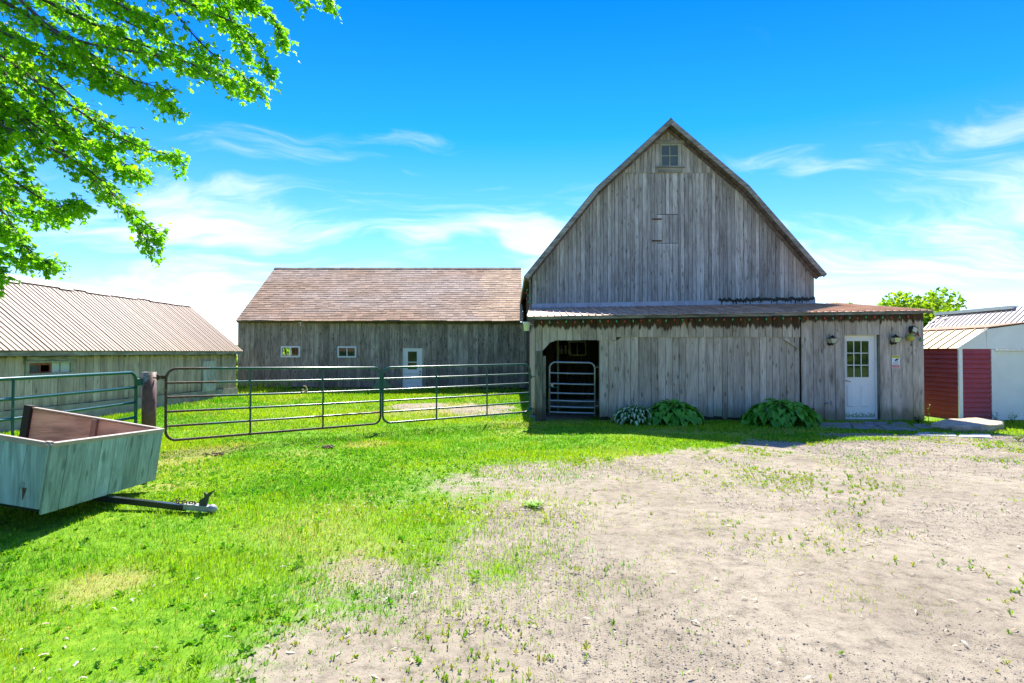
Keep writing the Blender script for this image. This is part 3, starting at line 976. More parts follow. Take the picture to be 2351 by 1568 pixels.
# ------------------------------------------------------------------ THE LEAN-TO
YL = 15.35
YEV = 15.02
lean = thing('lean_to', 'low board lean-to with a rusty tin roof across the foot of the tall barn', 'lean-to', (5.5, YL, -0.13))
r0, r1 = P(1209, 727, YEV), P(2144, 713, YEV)
b0, b1 = P(1216, 708, YG - 0.06), P(1870, 696, YG - 0.06)
bx1 = P(1930, 699, YG - 0.06)
n_p = 59
eave_z = lerp_fn(r0.x, r0.z, r1.x, r1.z)
back_z = lerp_fn(b0.x, b0.z, bx1.x, bx1.z + 0.02)
for i in range(n_p):
    xa, xb = r0.x + (r1.x - r0.x) * i / n_p, r0.x + (r1.x - r0.x) * (i + 1) / n_p
    fa, fb_ = (xa - r0.x) / (r1.x - r0.x), (xb - r0.x) / (r1.x - r0.x)
    ba, bb = b0.x + (r1.x - b0.x) * fa, b0.x + (r1.x - b0.x) * fb_
    dz = random.uniform(-0.006, 0.006); dzb = random.uniform(-0.006, 0.006)
    A, B = Vector((xa + .004, YEV, eave_z(xa) + dz)), Vector((xb - .004, YEV, eave_z(xb) + dz))
    Cc, D = Vector((bb - .004, YG - 0.06, back_z(bb) + dzb)), Vector((ba + .004, YG - 0.06, back_z(ba) + dzb))
    t = Vector((0, 0, 0.008))
    pnl = MB().hexa([A, B, Cc, D, A + t, B + t, Cc + t, D + t])
    rw = Vector((0.022, 0, 0)); rh = Vector((0, 0, 0.03))
    pnl.hexa([A + t, A + t + rw, D + t + rw, D + t, A + t + rh + rw * .25, A + t + rh + rw * .75, D + t + rh + rw * .75, D + t + rh + rw * .25])
    pnl.build('roof_panel', M['leanroof'], lean)
MB().hexa([(r0.x + 0.02, YEV + 0.02, r0.z - 0.05), (r1.x - 0.02, YEV + 0.02, r1.z - 0.05), (r1.x - 0.02, YG - 0.1, back_z(r1.x) - 0.05), (b0.x + 0.02, YG - 0.1, back_z(b0.x) - 0.05),
           (r0.x + 0.02, YEV + 0.02, r0.z - 0.02), (r1.x - 0.02, YEV + 0.02, r1.z - 0.02), (r1.x - 0.02, YG - 0.1, back_z(r1.x) - 0.02), (b0.x + 0.02, YG - 0.1, back_z(b0.x) - 0.02)]).build('roof_deck', M['inner'], lean)
# fascia in four lengths
fe = [r0.x + 0.03, P(1480, 730, YEV).x, P(1838, 720, YEV).x, r1.x - 0.25, r1.x]
for i, (a, b_) in enumerate(zip(fe, fe[1:])):
    h = 0.075 if i < 3 else 0.06
    y0 = YEV + 0.012 + 0.004 * (i % 2)
    MB().hexa([(a + .002, y0, eave_z(a) - h), (b_ - .002, y0, eave_z(b_) - h), (b_ - .002, y0 + 0.03, eave_z(b_) - h), (a + .002, y0 + 0.03, eave_z(a) - h),
               (a + .002, y0, eave_z(a) - 0.006), (b_ - .002, y0, eave_z(b_) - 0.006), (b_ - .002, y0 + 0.03, eave_z(b_) - 0.006), (a + .002, y0 + 0.03, eave_z(a) - 0.006)]).build('fascia_board', M['fascia'], lean)
MB().hexa([(r1.x - 0.03, YEV + 0.05, eave_z(r1.x) - 0.07), (r1.x, YEV + 0.05, eave_z(r1.x) - 0.07), (r1.x, YG - 0.1, back_z(r1.x) - 0.07), (r1.x - 0.03, YG - 0.1, back_z(r1.x) - 0.07),
           (r1.x - 0.03, YEV + 0.05, eave_z(r1.x) - 0.01), (r1.x, YEV + 0.05, eave_z(r1.x) - 0.01), (r1.x, YG - 0.1, back_z(r1.x) - 0.01), (r1.x - 0.03, YG - 0.1, back_z(r1.x) - 0.01)]).build('verge_board', M['trimy'], lean)


def wx(px, py=850, Y=YL):
    return P(px, py, Y).x


def wz(py, px=1600, Y=YL):
    return P(px, py, Y).z


topz = lambda x: eave_z(x) - 0.05 + (YL - YEV) * 0.12
# upper band of boards with the diagonal brace cut at the left
xL, xBr, xOpR, xS = wx(1229), wx(1268), wx(1377), wx(1838)
zb1, zb2 = wz(781), wz(774)
zdiag = wz(806)


def band_bot(x):
    if x < wx(1245): return zdiag
    if x < xBr: return zdiag + (zb1 - zdiag) * (x - wx(1245)) / (xBr - wx(1245))
    if x < wx(1415): return zb1
    return zb2


be = sorted(set(rand_edges(xL, wx(1245), 0.15, 0.2) + rand_edges(wx(1245), wx(1415), 0.15, 0.24) + rand_edges(wx(1415), xS, 0.17, 0.28)))
boards_y(lean, M['lean_top'], be, YL - 0.012, band_bot, topz, botj=0.006)
# posts carrying the left end
MB().box((wx(1229.5, Y=YL - .05), YL - 0.05, -0.25), (wx(1245.5, Y=YL - .05), YL + 0.10, zdiag - 0.004)).build('post', M['post'], lean)
MB().box((wx(1246, Y=YL - .03), YL - 0.03, -0.25), (wx(1253, Y=YL - .03), YL + 0.09, wz(817))).build('post', M['post'], lean)
# lower boards
def cp4(v): return (1380 + v / 3.484) * 0.855
def cp5(v): return (1950 + v / 2.939) * 0.855


ed = [wx(cp4(v)) for v in (800, 885, 965, 1033, 1093, 1168, 1285, 1350, 1420, 1485, 1547, 1607, 1730, 1808, 1868, 1950, 2000, 2057)] + \
     [wx(cp5(v)) for v in (58, 150, 200, 268, 320, 368, 425, 478, 545)] + [xS - 0.015]
lb = lambda x: -0.03 + 0.02 * math.sin(x * 3)
boards_y(lean, M['lean'], ed, YL + 0.02, lb, lambda x: zb2 + 0.05 if x > wx(1418) else zb1 - 0.004, botj=0.035)
# brace at the joint with the wider boards
MB().prism([(wx(1796), YL - 0.04, wz(777)), (wx(1803), YL - 0.04, wz(774)), (wx(1834), YL - 0.04, wz(795)), (wx(1834), YL - 0.04, wz(803))], (0, 0.02, 0)).build('brace', M['lean'], lean)
# right section, wide boards, door opening
re_ = [wx(1839)] + [wx(cp5(v)) for v in (685, 768, 855)] + [wx(1938.5)]
rr_ = [wx(cp5(v)) for v in (1210, 1300, 1385, 1468, 1556)]
rbot = lambda x: wz(964.5, 2000)
boards_y(lean, M['lean_right'], re_, YL - 0.03, rbot, topz, thick=0.028, botj=0.008)
boards_y(lean, M['lean_right'], rr_, YL - 0.03, rbot, topz, thick=0.028, botj=0.008)
dtop = wz(768.5, 1970)
de = [wx(1938.5), wx(cp5(1030)), wx(cp5(1113)), wx(cp5(1210))]
boards_y(lean, M['lean_right'], de, YL - 0.03, lambda x: dtop, topz, thick=0.028, botj=0.004)
xR = wx(cp5(1556))
# side walls (left one ragged with a gap), right end wall, dark joints behind
side_bot = lambda y: wz(940, Y=y) if y > 16.2 else -0.1
sxl = wx(1228) - 0.01
boards_x(lean, M['lean_top'], rand_edges(YL + 0.11, YG - 0.1, 0.16, 0.24), sxl, lambda y: (0.0 + 0.4 * random.random()) if y < 16.6 else -0.12, lambda y: r0.z - 0.06 + (y - YEV) * 0.12, side=-1)
boards_x(lean, M['lean_right'], rand_edges(YL, YG - 0.1, 0.22, 0.3), xR, lambda y: -0.05, lambda y: eave_z(xR) - 0.05 + (y - YEV) * 0.1, side=1)
jb = MB()
for a, b_ in ((wx(1378), xS), (xS, wx(1940)), (wx(2020), xR - 0.03)):
    jb.box((a + .004, YL + 0.046, -0.12), (b_ - .004, YL + 0.06, topz(a) - 0.06))
jb.build('wall', M['inner'], lean)
MB().box((wx(1376.5, Y=YL), YL + 0.02, -0.1), (wx(1377.5) + 0.035, YL + 0.14, zb1)).build('jamb', M['post'], lean)
# inside: back wall boards, right partition, curb, floor
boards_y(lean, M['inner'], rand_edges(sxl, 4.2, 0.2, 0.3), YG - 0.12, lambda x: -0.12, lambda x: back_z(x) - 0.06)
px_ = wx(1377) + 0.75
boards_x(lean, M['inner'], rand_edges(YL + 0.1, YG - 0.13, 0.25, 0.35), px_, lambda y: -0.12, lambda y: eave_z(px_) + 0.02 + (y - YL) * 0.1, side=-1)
MB().box((sxl + .05, YG - 0.75, -0.12), (px_ - .02, YG - 0.16, 0.18)).build('curb', M['concrete'], lean)
# interior window
iw = P(1304.5, 783, YG - 0.13); iw2 = P(1346, 817, YG - 0.13)
w_ = MB(); yi = YG - 0.16; fw = 0.045
w_.box((iw.x, yi, iw2.z), (iw.x + fw, yi + .03, iw.z)).box((iw2.x - fw, yi, iw2.z), (iw2.x, yi + .03, iw.z)).box((iw.x + fw, yi, iw.z - fw), (iw2.x - fw, yi + .03, iw.z)).box((iw.x + fw, yi, iw2.z), (iw2.x - fw, yi + .03, iw2.z + fw))
xm = (iw.x + iw2.x) / 2
w_.box((xm - .014, yi + .004, iw2.z + fw), (xm + .014, yi + .028, iw.z - fw))
iwo = w_.build('window', plain('yellowed_frame', (0.50, 0.50, 0.26), 0.6, var=0.2), lean)
for a, b_ in ((iw.x + fw, xm - .014), (xm + .014, iw2.x - fw)):
    MB().box((a, yi + .012, iw2.z + fw), (b_, yi + .018, iw.z - fw)).build('pane', M['glass'], iwo)
# inner pole
pp = P(1281, 850, 17.2)
MB().tube([(pp.x, 17.2, -0.13), (pp.x, 17.2, wz(780, Y=17.2) + 0.6)], 0.035, 8).build('pole', plain('pale_pole', (0.34, 0.35, 0.27), 0.7, var=0.25), lean)

# door of the right section
door = MB()
dx0, dx1 = P(1937, 870, YL + .10).x, P(2008, 870, YL + .10).x
dz0, dz1 = P(1970, 958.5, YL + .10).z, P(1970, 771, YL + .10).z
yd = YL + 0.10
gx0, gx1 = P(1941, 800, yd).x + 0.03, P(1994, 800, yd).x + 0.0
gz0_, gz1_ = P(1970, 866, yd).z, P(1970, 783, yd).z
door.box((dx0, yd, dz0), (gx0, yd + .045, dz1)).box((gx1, yd, dz0), (dx1, yd + .045, dz1)).box((gx0, yd, gz1_), (gx1, yd + .045, dz1)).box((gx0, yd, dz0), (gx1, yd + .045, gz0_))


def door_mat():
    m, t, b = new_mat('white_door_mossy_foot')
    g = N(t, 'ShaderNodeTexCoord').outputs['Object']
    z = N(t, 'ShaderNodeSeparateXYZ', {0: N(t, 'ShaderNodeNewGeometry').outputs['Position']}).outputs[2]
    hgt = smooth(t, z, dz0 + 0.02, dz0 + 0.26)
    e = math_n(t, 'SUBTRACT', noise(t, g, 34, 5, 0.65), math_n(t, 'MULTIPLY', hgt, 0.35))
    f = smooth(t, e, 0.36, 0.46)
    c = mix_c(t, math_n(t, 'MULTIPLY', f, 0.85), (0.88, 0.85, 0.79), (0.20, 0.24, 0.10))
    t.links.new(c, b.inputs['Base Color'])
    b.inputs['Roughness'].default_value = 0.35
    return m


M['door'] = door_mat()
dr = door.build('door', M['door'], lean)
mw = 0.02
cols_ = [gx0 + (gx1 - gx0) * i / 3 for i in range(4)]
rows_ = [gz0_ + (gz1_ - gz0_) * i / 3 for i in range(4)]
gr_ = MB()
for i in (1, 2):
    gr_.box((cols_[i] - mw / 2, yd + .004, gz0_), (cols_[i] + mw / 2, yd + .034, gz1_))
for j in (1, 2):
    for i in range(3):
        gr_.box((cols_[i] + mw / 2 * (i > 0), yd + .006, rows_[j] - mw / 2), (cols_[i + 1] - mw / 2 * (i < 2), yd + .032, rows_[j] + mw / 2))
fr = 0.018
gr_.box((gx0 - fr, yd - .012, gz0_ - fr), (gx0, yd - .001, gz1_ + fr)).box((gx1, yd - .012, gz0_ - fr), (gx1 + fr, yd - .001, gz1_ + fr)).box((gx0, yd - .012, gz1_), (gx1, yd - .001, gz1_ + fr)).box((gx0, yd - .012, gz0_ - fr), (gx1, yd - .001, gz0_))
gr_.build('glazing_bars', M['white'], dr)
for i in range(3):
    for j in range(3):
        MB().box((cols_[i] + .004, yd + .018, rows_[j] + .004), (cols_[i + 1] - .004, yd + .022, rows_[j + 1] - .004)).build('pane', M['glassdoor'], dr)
for a, b_ in ((P(1943, 900, yd).x, P(1961, 900, yd).x), (P(1975, 900, yd).x, P(1994, 900, yd).x)):
    pz0, pz1 = P(1970, 934, yd).z, P(1970, 884, yd).z
    MB().hexa([(a, yd - .001, pz0), (b_, yd - .001, pz0), (b_, yd - .001, pz1), (a, yd - .001, pz1), (a + .03, yd - .014, pz0 + .03), (b_ - .03, yd - .014, pz0 + .03), (b_ - .03, yd - .014, pz1 - .03), (a + .03, yd - .014, pz1 - .03)]).build('door_panel', M['white'], dr)
h0 = P(1939, 874, yd); MB().tube([(h0.x + .02, yd - .002, h0.z), (h0.x + .02, yd - .05, h0.z), (h0.x + .13, yd - .055, h0.z - .025)], 0.009, 6).build('handle', M['black'], dr)
fj = MB().box((dx1 + .003, yd - .03, dz0 - .03), (dx1 + .045, yd + .05, dz1 + .03)).box((dx0, yd - .03, dz1 + .004), (dx1 + .003, yd + .05, dz1 + .03)).box((dx0, yd - .03, dz0 - .03), (dx1, yd + .05, dz0 - .004))
fj.build('door_frame', M['white'], lean)
MB().box((dx1 + .05, YL - 0.03, dz0 - .04), (wx(cp5(1210)) - .004, yd + .06, dtop - .003)).build('door_reveal', M['inner'], lean) if False else None
MB().hexa([(dx1 + .048, yd - .02, dz0 - .03), (wx(cp5(1212)), YL - .01, dz0 - .03), (wx(cp5(1212)) + .02, YL + .01, dz0 - .03), (dx1 + .068, yd + .02, dz0 - .03),
           (dx1 + .048, yd - .02, dtop - .004), (wx(cp5(1212)), YL - .01, dtop - .004), (wx(cp5(1212)) + .02, YL + .01, dtop - .004), (dx1 + .068, yd + .02, dtop - .004)]).build('door_reveal', M['post'], lean)
MB().box((dx0, YL - 0.02, dz0 - .085), (wx(cp5(1205)), yd - .035, dz0 - .034)).build('door_sill', M['trim'], lean)
# stone footing under the wide boards
MB().box((wx(1850), YL + 0.0, -0.25), (xR - .03, YL + 0.2, rbot(0) + 0.01)).build('footing', M['concrete'], lean)

# ------------------------------------------------------------------ THE LONG BARN
YR = 28.0
longb = thing('long_barn', 'long low barn of dark boards with a faded red shingle roof', 'barn', (-6, YR, -0.13))
xl_, xr_ = P(546, 800, YR).x, gl + 0.05
bt = lerp_fn(xl_, P(546, 888, YR).z, xr_, P(1213, 890, YR).z)
tp = lerp_fn(xl_, P(546, 740, YR).z, xr_, P(1213, 744, YR).z)
w1 = [(P(645, 794.5, YR), P(689.5, 820.5, YR)), (P(775, 795, YR), P(818.5, 821, YR))]
d0, d1 = P(925, 799.5, YR), P(969, 893, YR)
e_ = rand_edges(xl_, xr_, 0.2, 0.3)
for (a, b_) in w1 + [(d0, d1)]:
    e_ = [v for v in e_ if not (abs(v - a.x) < .06 or abs(v - b_.x) < .06)] + [a.x, b_.x]
e_ = sorted(e_)


def lsegs(x):
    for (a, b_) in w1:
        if a.x < x < b_.x: return [(bt, b_.z), (a.z, tp)]
    if d0.x < x < d1.x: return [(d0.z, tp)]
    return [(bt, tp)]


boards_y(longb, M['long'], e_, YR, None, None, segs=lsegs, jit=0.012)
# end wall and rear wall (with the opening that lets daylight through the left window)
ridge_y, ridge_z = 32.2, P(900, 615.5, 32.2).z
ltop = lambda y: tp(xl_) + (min(y, 2 * ridge_y - y) - YR) * 0.68
oe0, oe1 = 32.4, 35.3
for a, b_ in ((YR + .03, oe0), (oe1, 36.5)):
    boards_x(longb, M['long'], rand_edges(a, b_, 0.25, 0.35), xl_ + 0.01, lambda y: -0.05, ltop, side=-1)
boards_x(longb, M['long'], rand_edges(oe0, oe1, 0.25, 0.35), xl_ + 0.01, lambda y: -0.05, lambda y: 1.05, side=-1)
boards_x(longb, M['long'], rand_edges(oe0, oe1, 0.25, 0.35), xl_ + 0.01, lambda y: 2.5, ltop, side=-1)
MB().box((xl_ + .05, 36.4, -0.1), (xr_, 36.43, tp(xl_))).build('rear_wall', M['long'], longb)
qa, qb = P(653, 794, 32), P(661, 822, 32)
MB().hexa([(qb.x, 32, qb.z - .5), (qb.x + .06, 32, qb.z - .5), (qb.x + .06, 32.06, qb.z - .5), (qb.x, 32.06, qb.z - .5), (qa.x - .14, 32, qa.z + .5), (qa.x - .08, 32, qa.z + .5), (qa.x - .08, 32.06, qa.z + .5), (qa.x - .14, 32.06, qa.z + .5)]).build('inner_brace', M['inner'], longb)
pw = P(672, 800, 31)
MB().box((pw.x - .05, 31, -0.1), (pw.x + .06, 31.15, 3.0)).build('inner_post', M['post'], longb)
MB().box((pw.x + .16, 31.5, -0.1), (pw.x + 12, 31.55, 3.0)).build('inner_partition', M['inner'], longb)
# windows
for wi, (a, b_) in enumerate(w1):
    f = MB(); fw = 0.075; y0 = YR - .03; y1 = YR + .05
    f.box((a.x, y0, b_.z), (a.x + fw, y1, a.z)).box((b_.x - fw, y0, b_.z), (b_.x, y1, a.z)).box((a.x + fw, y0, a.z - fw), (b_.x - fw, y1, a.z)).box((a.x + fw, y0, b_.z), (b_.x - fw, y1, b_.z + fw))
    xm = (a.x + b_.x) / 2
    f.box((xm - .022, y0 + .012, b_.z + fw), (xm + .022, y1 - .01, a.z - fw))
    fo = f.build('window', M['vinyl'], longb)
    for k_, (u, v_) in enumerate(((a.x + fw, xm - .022), (xm + .022, b_.x - fw))):
        MB().box((u, y0 + .03, b_.z + fw), (v_, y0 + .036, a.z - fw)).build('pane', M['clear'] if wi == 0 else M['glassdoor'], fo)
# door with a two-light upper pane
yd2 = YR + .02
gA, gB = P(936.5, 807, yd2), P(957, 848, yd2)
dd_ = MB()
dd_.box((d0.x + .05, yd2, d1.z), (gA.x, yd2 + .045, d0.z - .04)).box((gB.x, yd2, d1.z), (d1.x - .05, yd2 + .045, d0.z - .04)).box((gA.x, yd2, gA.z), (gB.x, yd2 + .045, d0.z - .04)).box((gA.x, yd2, d1.z), (gB.x, yd2 + .045, gB.z))
zmid = P(947, 831.5, yd2).z
dd_.box((gA.x, yd2 - .006, zmid - .02), (gB.x, yd2 + .04, zmid + .02))
dro = dd_.build('door', M['white'], longb)
MB().box((d0.x, yd2 - .03, d1.z), (d0.x + .045, yd2 + .05, d0.z)).box((d1.x - .045, yd2 - .03, d1.z), (d1.x, yd2 + .05, d0.z)).box((d0.x + .045, yd2 - .03, d0.z - .035), (d1.x - .045, yd2 + .05, d0.z)).build('door_frame', M['white'], longb)
for za, zb in ((gB.z, zmid - .02), (zmid + .02, gA.z)):
    MB().box((gA.x, yd2 + .015, za), (gB.x, yd2 + .02, zb)).build('pane', M['glassdoor'], dro)
for (u0, v0, u1, v1) in ((934, 855, 961, 858.5), (935, 867, 944, 879), (951, 867, 960, 879), (935, 886, 944, 892), (951, 886, 960, 892)):
    a, b_ = P(u0, v0, yd2), P(u1, v1, yd2)
    MB().hexa([(a.x, yd2 - .001, b_.z), (b_.x, yd2 - .001, b_.z), (b_.x, yd2 - .001, a.z), (a.x, yd2 - .001, a.z), (a.x + .025, yd2 - .02, b_.z + .02), (b_.x - .025, yd2 - .02, b_.z + .02), (b_.x - .025, yd2 - .02, a.z - .02), (a.x + .025, yd2 - .02, a.z - .02)]).build('door_panel', M['white'], dro)
for (u, v) in ((964.5, 853), (964.5, 859)):
    c = P(u, v, yd2); MB().lathe([(0.035, 0), (0.035, -.02), (0.022, -.05), (0.03, -.07), (0.0, -.075)], (c.x, yd2 - .002, c.z), 8, 'Y').build('knob', M['black'], dro)
# sill beam and eave board
MB().box((xl_ - .12, YR - .28, -0.2), (P(1006 * .855, 895, YR).x, YR - .02, -0.05)).build('footing', M['sole'], longb)
MB().box((xl_ + .02, YR + .03, -0.2), (xr_, YR + .1, bt(0) + .02)).build('wall_base', M['inner'], longb)
ee = [xl_ - .05, xl_ + 3.1, xl_ + 6.4, xl_ + 9.5, xr_ - .05]
for a, b_ in zip(ee, ee[1:]):
    dz = random.uniform(-.015, .015)
    MB().box((a + .01, YR - .06, tp(a) - .03 + dz), (b_ - .01, YR - .035, tp(a) + .07 + dz)).build('eave_board', M['sole'], longb)
# shingles: the courses nearest the eave one by one, the rest as one joined part
ey = 27.6
ez = P(540, 736.5, ey).z
exl, exr = P(541, 736, ey).x, el.x + 0.12
sl = Vector((0, ridge_y - ey, ridge_z - ez)); SLEN = sl.length; sd = sl.normalized(); sn = Vector((0, -sd.z, sd.y))
rxl = P(631, 615, ridge_y).x
rows = 26
M['shingle'] = tinted('faded_shingle', 0.92, noise_amt=0.22)
sv, sq, scol = [], [], []
single = []
rowh = SLEN / rows
wav = lambda x, s: 0.035 * math.sin(x * 0.9 + s * 0.7) * (0.4 + 0.6 * math.sin(s * 1.1 + 2)) + 0.012 * math.sin(x * 3.1 + s)
for r in range(rows):
    s0 = r * rowh
    xa = exl + (rxl - exl) * (s0 / SLEN)
    x = xa - random.uniform(0, 0.2)
    while x < exr:
        w = random.uniform(0.28, 0.34)
        a, b_ = max(x, xa), min(x + w, exr)
        x += w
        if b_ - a < 0.05: continue
        j = random.uniform(-.02, .02)
        dn0, dn1 = max(s0 + wav(a, r) + j, -.03), max(s0 + wav(b_, r) + j, -.03)
        up0 = min(s0 + rowh * 1.25, SLEN)
        lift = 0.016 + random.uniform(0, .008)
        def q(xx, s, h): 
            p = Vector((xx, ey, ez)) + sd * s + sn * h
            return (p.x, p.y, p.z)
        vs = [q(a + .004, dn0, 0.0), q(b_ - .004, dn1, 0.0), q(b_ - .004, up0, -.004), q(a + .004, up0, -.004),
              q(a + .004, dn0, lift), q(b_ - .004, dn1, lift), q(b_ - .004, up0, 0.004), q(a + .004, up0, 0.004)]
        # colour of the tab: greyer old field, warmer replaced patch at the right
        warm = ss(-1.9, -1.3, np.array(a + 0.35 * math.sin(s0 * 2)))
        greyn = float(fbm(np.array(a * 0.35 + 3), np.array(s0 * 0.6 + 7), 3))
        base_ = np.array((0.48, 0.30, 0.185)) * (1 - warm) + np.array((0.64, 0.43, 0.26)) * warm
        base_ = base_ + (np.array((0.53, 0.40, 0.30)) - base_) * np.clip((greyn - .42) * 2.2, 0, 0.8) * (1 - warm * .7)
        base_ = base_ * random.uniform(0.78, 1.2)
        if r < 6 and len(single) < 300:
            single.append((vs, base_))
        else:
            k0 = len(sv); sv += vs
            sq += [(k0 + 4, k0 + 5, k0 + 6, k0 + 7), (k0, k0 + 1, k0 + 5, k0 + 4), (k0 + 3, k0, k0 + 4, k0 + 7), (k0 + 1, k0 + 2, k0 + 6, k0 + 5)]
            scol += [base_] * 8
np_mesh('shingles', np.array(sv), np.array(sq), M['shingle'], color=np.array(scol), kind='stuff', parent=longb)
for vs, c_ in single:
    np_mesh('shingle', np.array(vs), np.array([(4, 5, 6, 7), (0, 1, 5, 4), (3, 0, 4, 7), (1, 2, 6, 5), (0, 3, 2, 1)]), M['shingle'], color=np.tile(c_, (8, 1)), parent=longb)
# roof deck and far slope, ridge caps
def q3(x, s, h):
    return Vector((x, ey, ez)) + sd * s + sn * h
MB().prism([q3(exl + .02, 0.02, -.05), q3(exr, 0.02, -.05), q3(exr, SLEN, -.05), q3(rxl + .02, SLEN, -.05)], tuple(sn * 0.04)).build('roof_deck', M['sole'], longb)
MB().hexa([(rxl, ridge_y + .02, ridge_z - .06), (exr, ridge_y + .02, ridge_z - .06), (exr, 2 * ridge_y - ey, ez - .06), (exl, 2 * ridge_y - ey, ez - .06),
           (rxl, ridge_y + .02, ridge_z - .01), (exr, ridge_y + .02, ridge_z - .01), (exr, 2 * ridge_y - ey, ez - .01), (exl, 2 * ridge_y - ey, ez - .01)]).build('rear_roof', M['barnroof'], longb)
x = rxl
while x < exr - .05:
    w = min(random.uniform(0.3, 0.36), exr - x)
    z = ridge_z + 0.03 + random.uniform(-.006, .006)
    MB().prism([(x + .004, ridge_y - .16, z - .10), (x + .004, ridge_y, z), (x + .004, ridge_y + .16, z - .10), (x + .004, ridge_y + .15, z - .125), (x + .004, ridge_y, z - .025), (x + .004, ridge_y - .15, z - .125)], (w - .008, 0, 0)).build('ridge_cap', M['sole'], longb)
    x += w

# ------------------------------------------------------------------ THE LEFT SHED
XS = -11.1
shed = thing('long_shed', 'long low shed of pale grey boards with a pinkish ribbed steel roof', 'shed', (XS, 16, -0.1))
SY0, SY1 = 8.0, 23.9
sbot = lerp_fn(12.9, 0.37, 23.9, 0.23)
stop = lambda y: 1.66
wa, wb = PXat(57, 832, XS), PXat(169, 862, XS)
wzt, wzb = PXat(57, 829, XS).z, 1.65 - 0.55
se = rand_edges(SY0, SY1, 0.2, 0.3)
for v_ in (wa.y, wb.y):
    se = [q_ for q_ in se if abs(q_ - v_) > .07] + [v_]
se = sorted(se)
e1 = [q_ for q_ in se if q_ <= wa.y + .001]; e2 = [q_ for q_ in se if wa.y - .001 <= q_ <= wb.y + .001]; e3 = [q_ for q_ in se if q_ >= wb.y - .001]
boards_x(shed, M['shed'], e1, XS, sbot, stop); boards_x(shed, M['shed'], e3, XS, sbot, stop)
boards_x(shed, M['shed'], e2, XS, sbot, lambda y: wzb - .02); boards_x(shed, M['shed'], e2, XS, lambda y: wzt, stop, botj=0)
# far gable end
RX, RZ = P(420, 693, 23.9).x, P(420, 693, 23.9).z
rx2 = 2 * RX - XS
MB().prism([(XS - .03, SY1 - .03, 0), (XS - .03, SY1 - .03, 1.66), (RX, SY1 - .03, RZ - .12), (rx2, SY1 - .03, 1.66), (rx2, SY1 - .03, 0)], (0, 0.025, 0)).build('end_wall', M['shed'], shed)
MB().prism([(XS - .03, SY0, 0), (XS - .03, SY0, 1.66), (RX, SY0, RZ - .12), (rx2, SY0, 1.66), (rx2, SY0, 0)], (0, 0.025, 0)).build('end_wall', M['shed'], shed)
MB().box((rx2, SY0, -.1), (rx2 + .03, SY1, 1.66)).build('rear_wall', M['shed'], shed)
MB().box((XS - 1.6, SY0 + .1, -.1), (XS - 1.57, SY1 - .1, 2.6)).build('inner_partition', M['inner'], shed)
# concrete foundation in a few pours
fy = [SY0, 12.4, 15.6, 18.4, 21.5, SY1 + .05]
for a, b_ in zip(fy, fy[1:]):
    dx = random.uniform(-.015, .015)
    MB().hexa([(XS - .2, a + .004, -.3), (XS + .06 + dx, a + .004, -.3), (XS + .06 + dx, b_ - .004, -.3), (XS - .2, b_ - .004, -.3),
               (XS - .2, a + .004, sbot(a) - .012), (XS + .035 + dx, a + .004, sbot(a) - .012), (XS + .035 + dx, b_ - .004, sbot(b_) - .012), (XS - .2, b_ - .004, sbot(b_) - .012)]).build('foundation', M['concrete'], shed)
# roof panels
EX, EZ = XS + 0.2, 1.68
SRY0, SRY1 = SY0 - .15, 24.05
npan = 97
pw_ = (SRY1 - SRY0) / npan
up = Vector((RX - EX, 0, RZ - EZ)); un = Vector((-up.z, 0, up.x)).normalized()
if un.z < 0: un = -un
for i in range(npan):
    a, b_ = SRY0 + i * pw_ + .003, SRY0 + (i + 1) * pw_ - .003
    j = un * random.uniform(-.003, .003)
    A, B = Vector((EX, a, EZ)) + j, Vector((EX, b_, EZ)) + j
    th = un * .008
    m_ = MB().hexa([A, A + up, B + up, B, A + th, A + up + th, B + up + th, B + th])
    rw = Vector((0, .018, 0)); rh = un * .024
    m_.hexa([A + th, A + up + th, A + up + th + rw, A + th + rw, A + rh + rw * .2, A + up + rh + rw * .2, A + up + rh + rw * .8, A + rh + rw * .8])
    m_.build('roof_panel', M['shedroof'], shed)
MB().hexa([(RX, SRY0, RZ - .03), (RX, SRY1, RZ - .03), (2 * RX - EX, SRY1, EZ - .03), (2 * RX - EX, SRY0, EZ - .03), (RX, SRY0, RZ), (RX, SRY1, RZ), (2 * RX - EX, SRY1, EZ), (2 * RX - EX, SRY0, EZ)]).build('rear_roof', M['shedroof'], shed)
ycap = [SRY0]
while ycap[-1] < SRY1 - 1.2: ycap.append(ycap[-1] + random.uniform(.5, .75))
ycap.append(SRY1)
for a, b_ in zip(ycap, ycap[1:]):
    wdt = random.uniform(.10, .20)
    A, B = Vector((RX, a + .004, RZ)) + un * .04, Vector((RX, b_ - .004, RZ)) + un * .04
    dn_ = -up.normalized() * (0.33 + (wdt - .15))
    MB().hexa([A, B, B + dn_, A + dn_, A + un * .006, B + un * .006, B + dn_ + un * .006, A + dn_ + un * .006]).build('ridge_sheet', M['shedpatch'], shed)
ff_ = [SRY0, 12.2, 15.3, 18.9, 21.9, SRY1]
for a, b_ in zip(ff_, ff_[1:]):
    dz = random.uniform(-.008, .008)
    MB().box((EX - .05, a + .006, EZ - .115 + dz), (EX - .02, b_ - .006, EZ - .012)).build('fascia_board', M['trimy'], shed)
MB().box((XS - .3, SRY0 + .02, 1.60), (EX - .055, SRY1 - .02, 1.625)).build('soffit', M['inner'], shed)
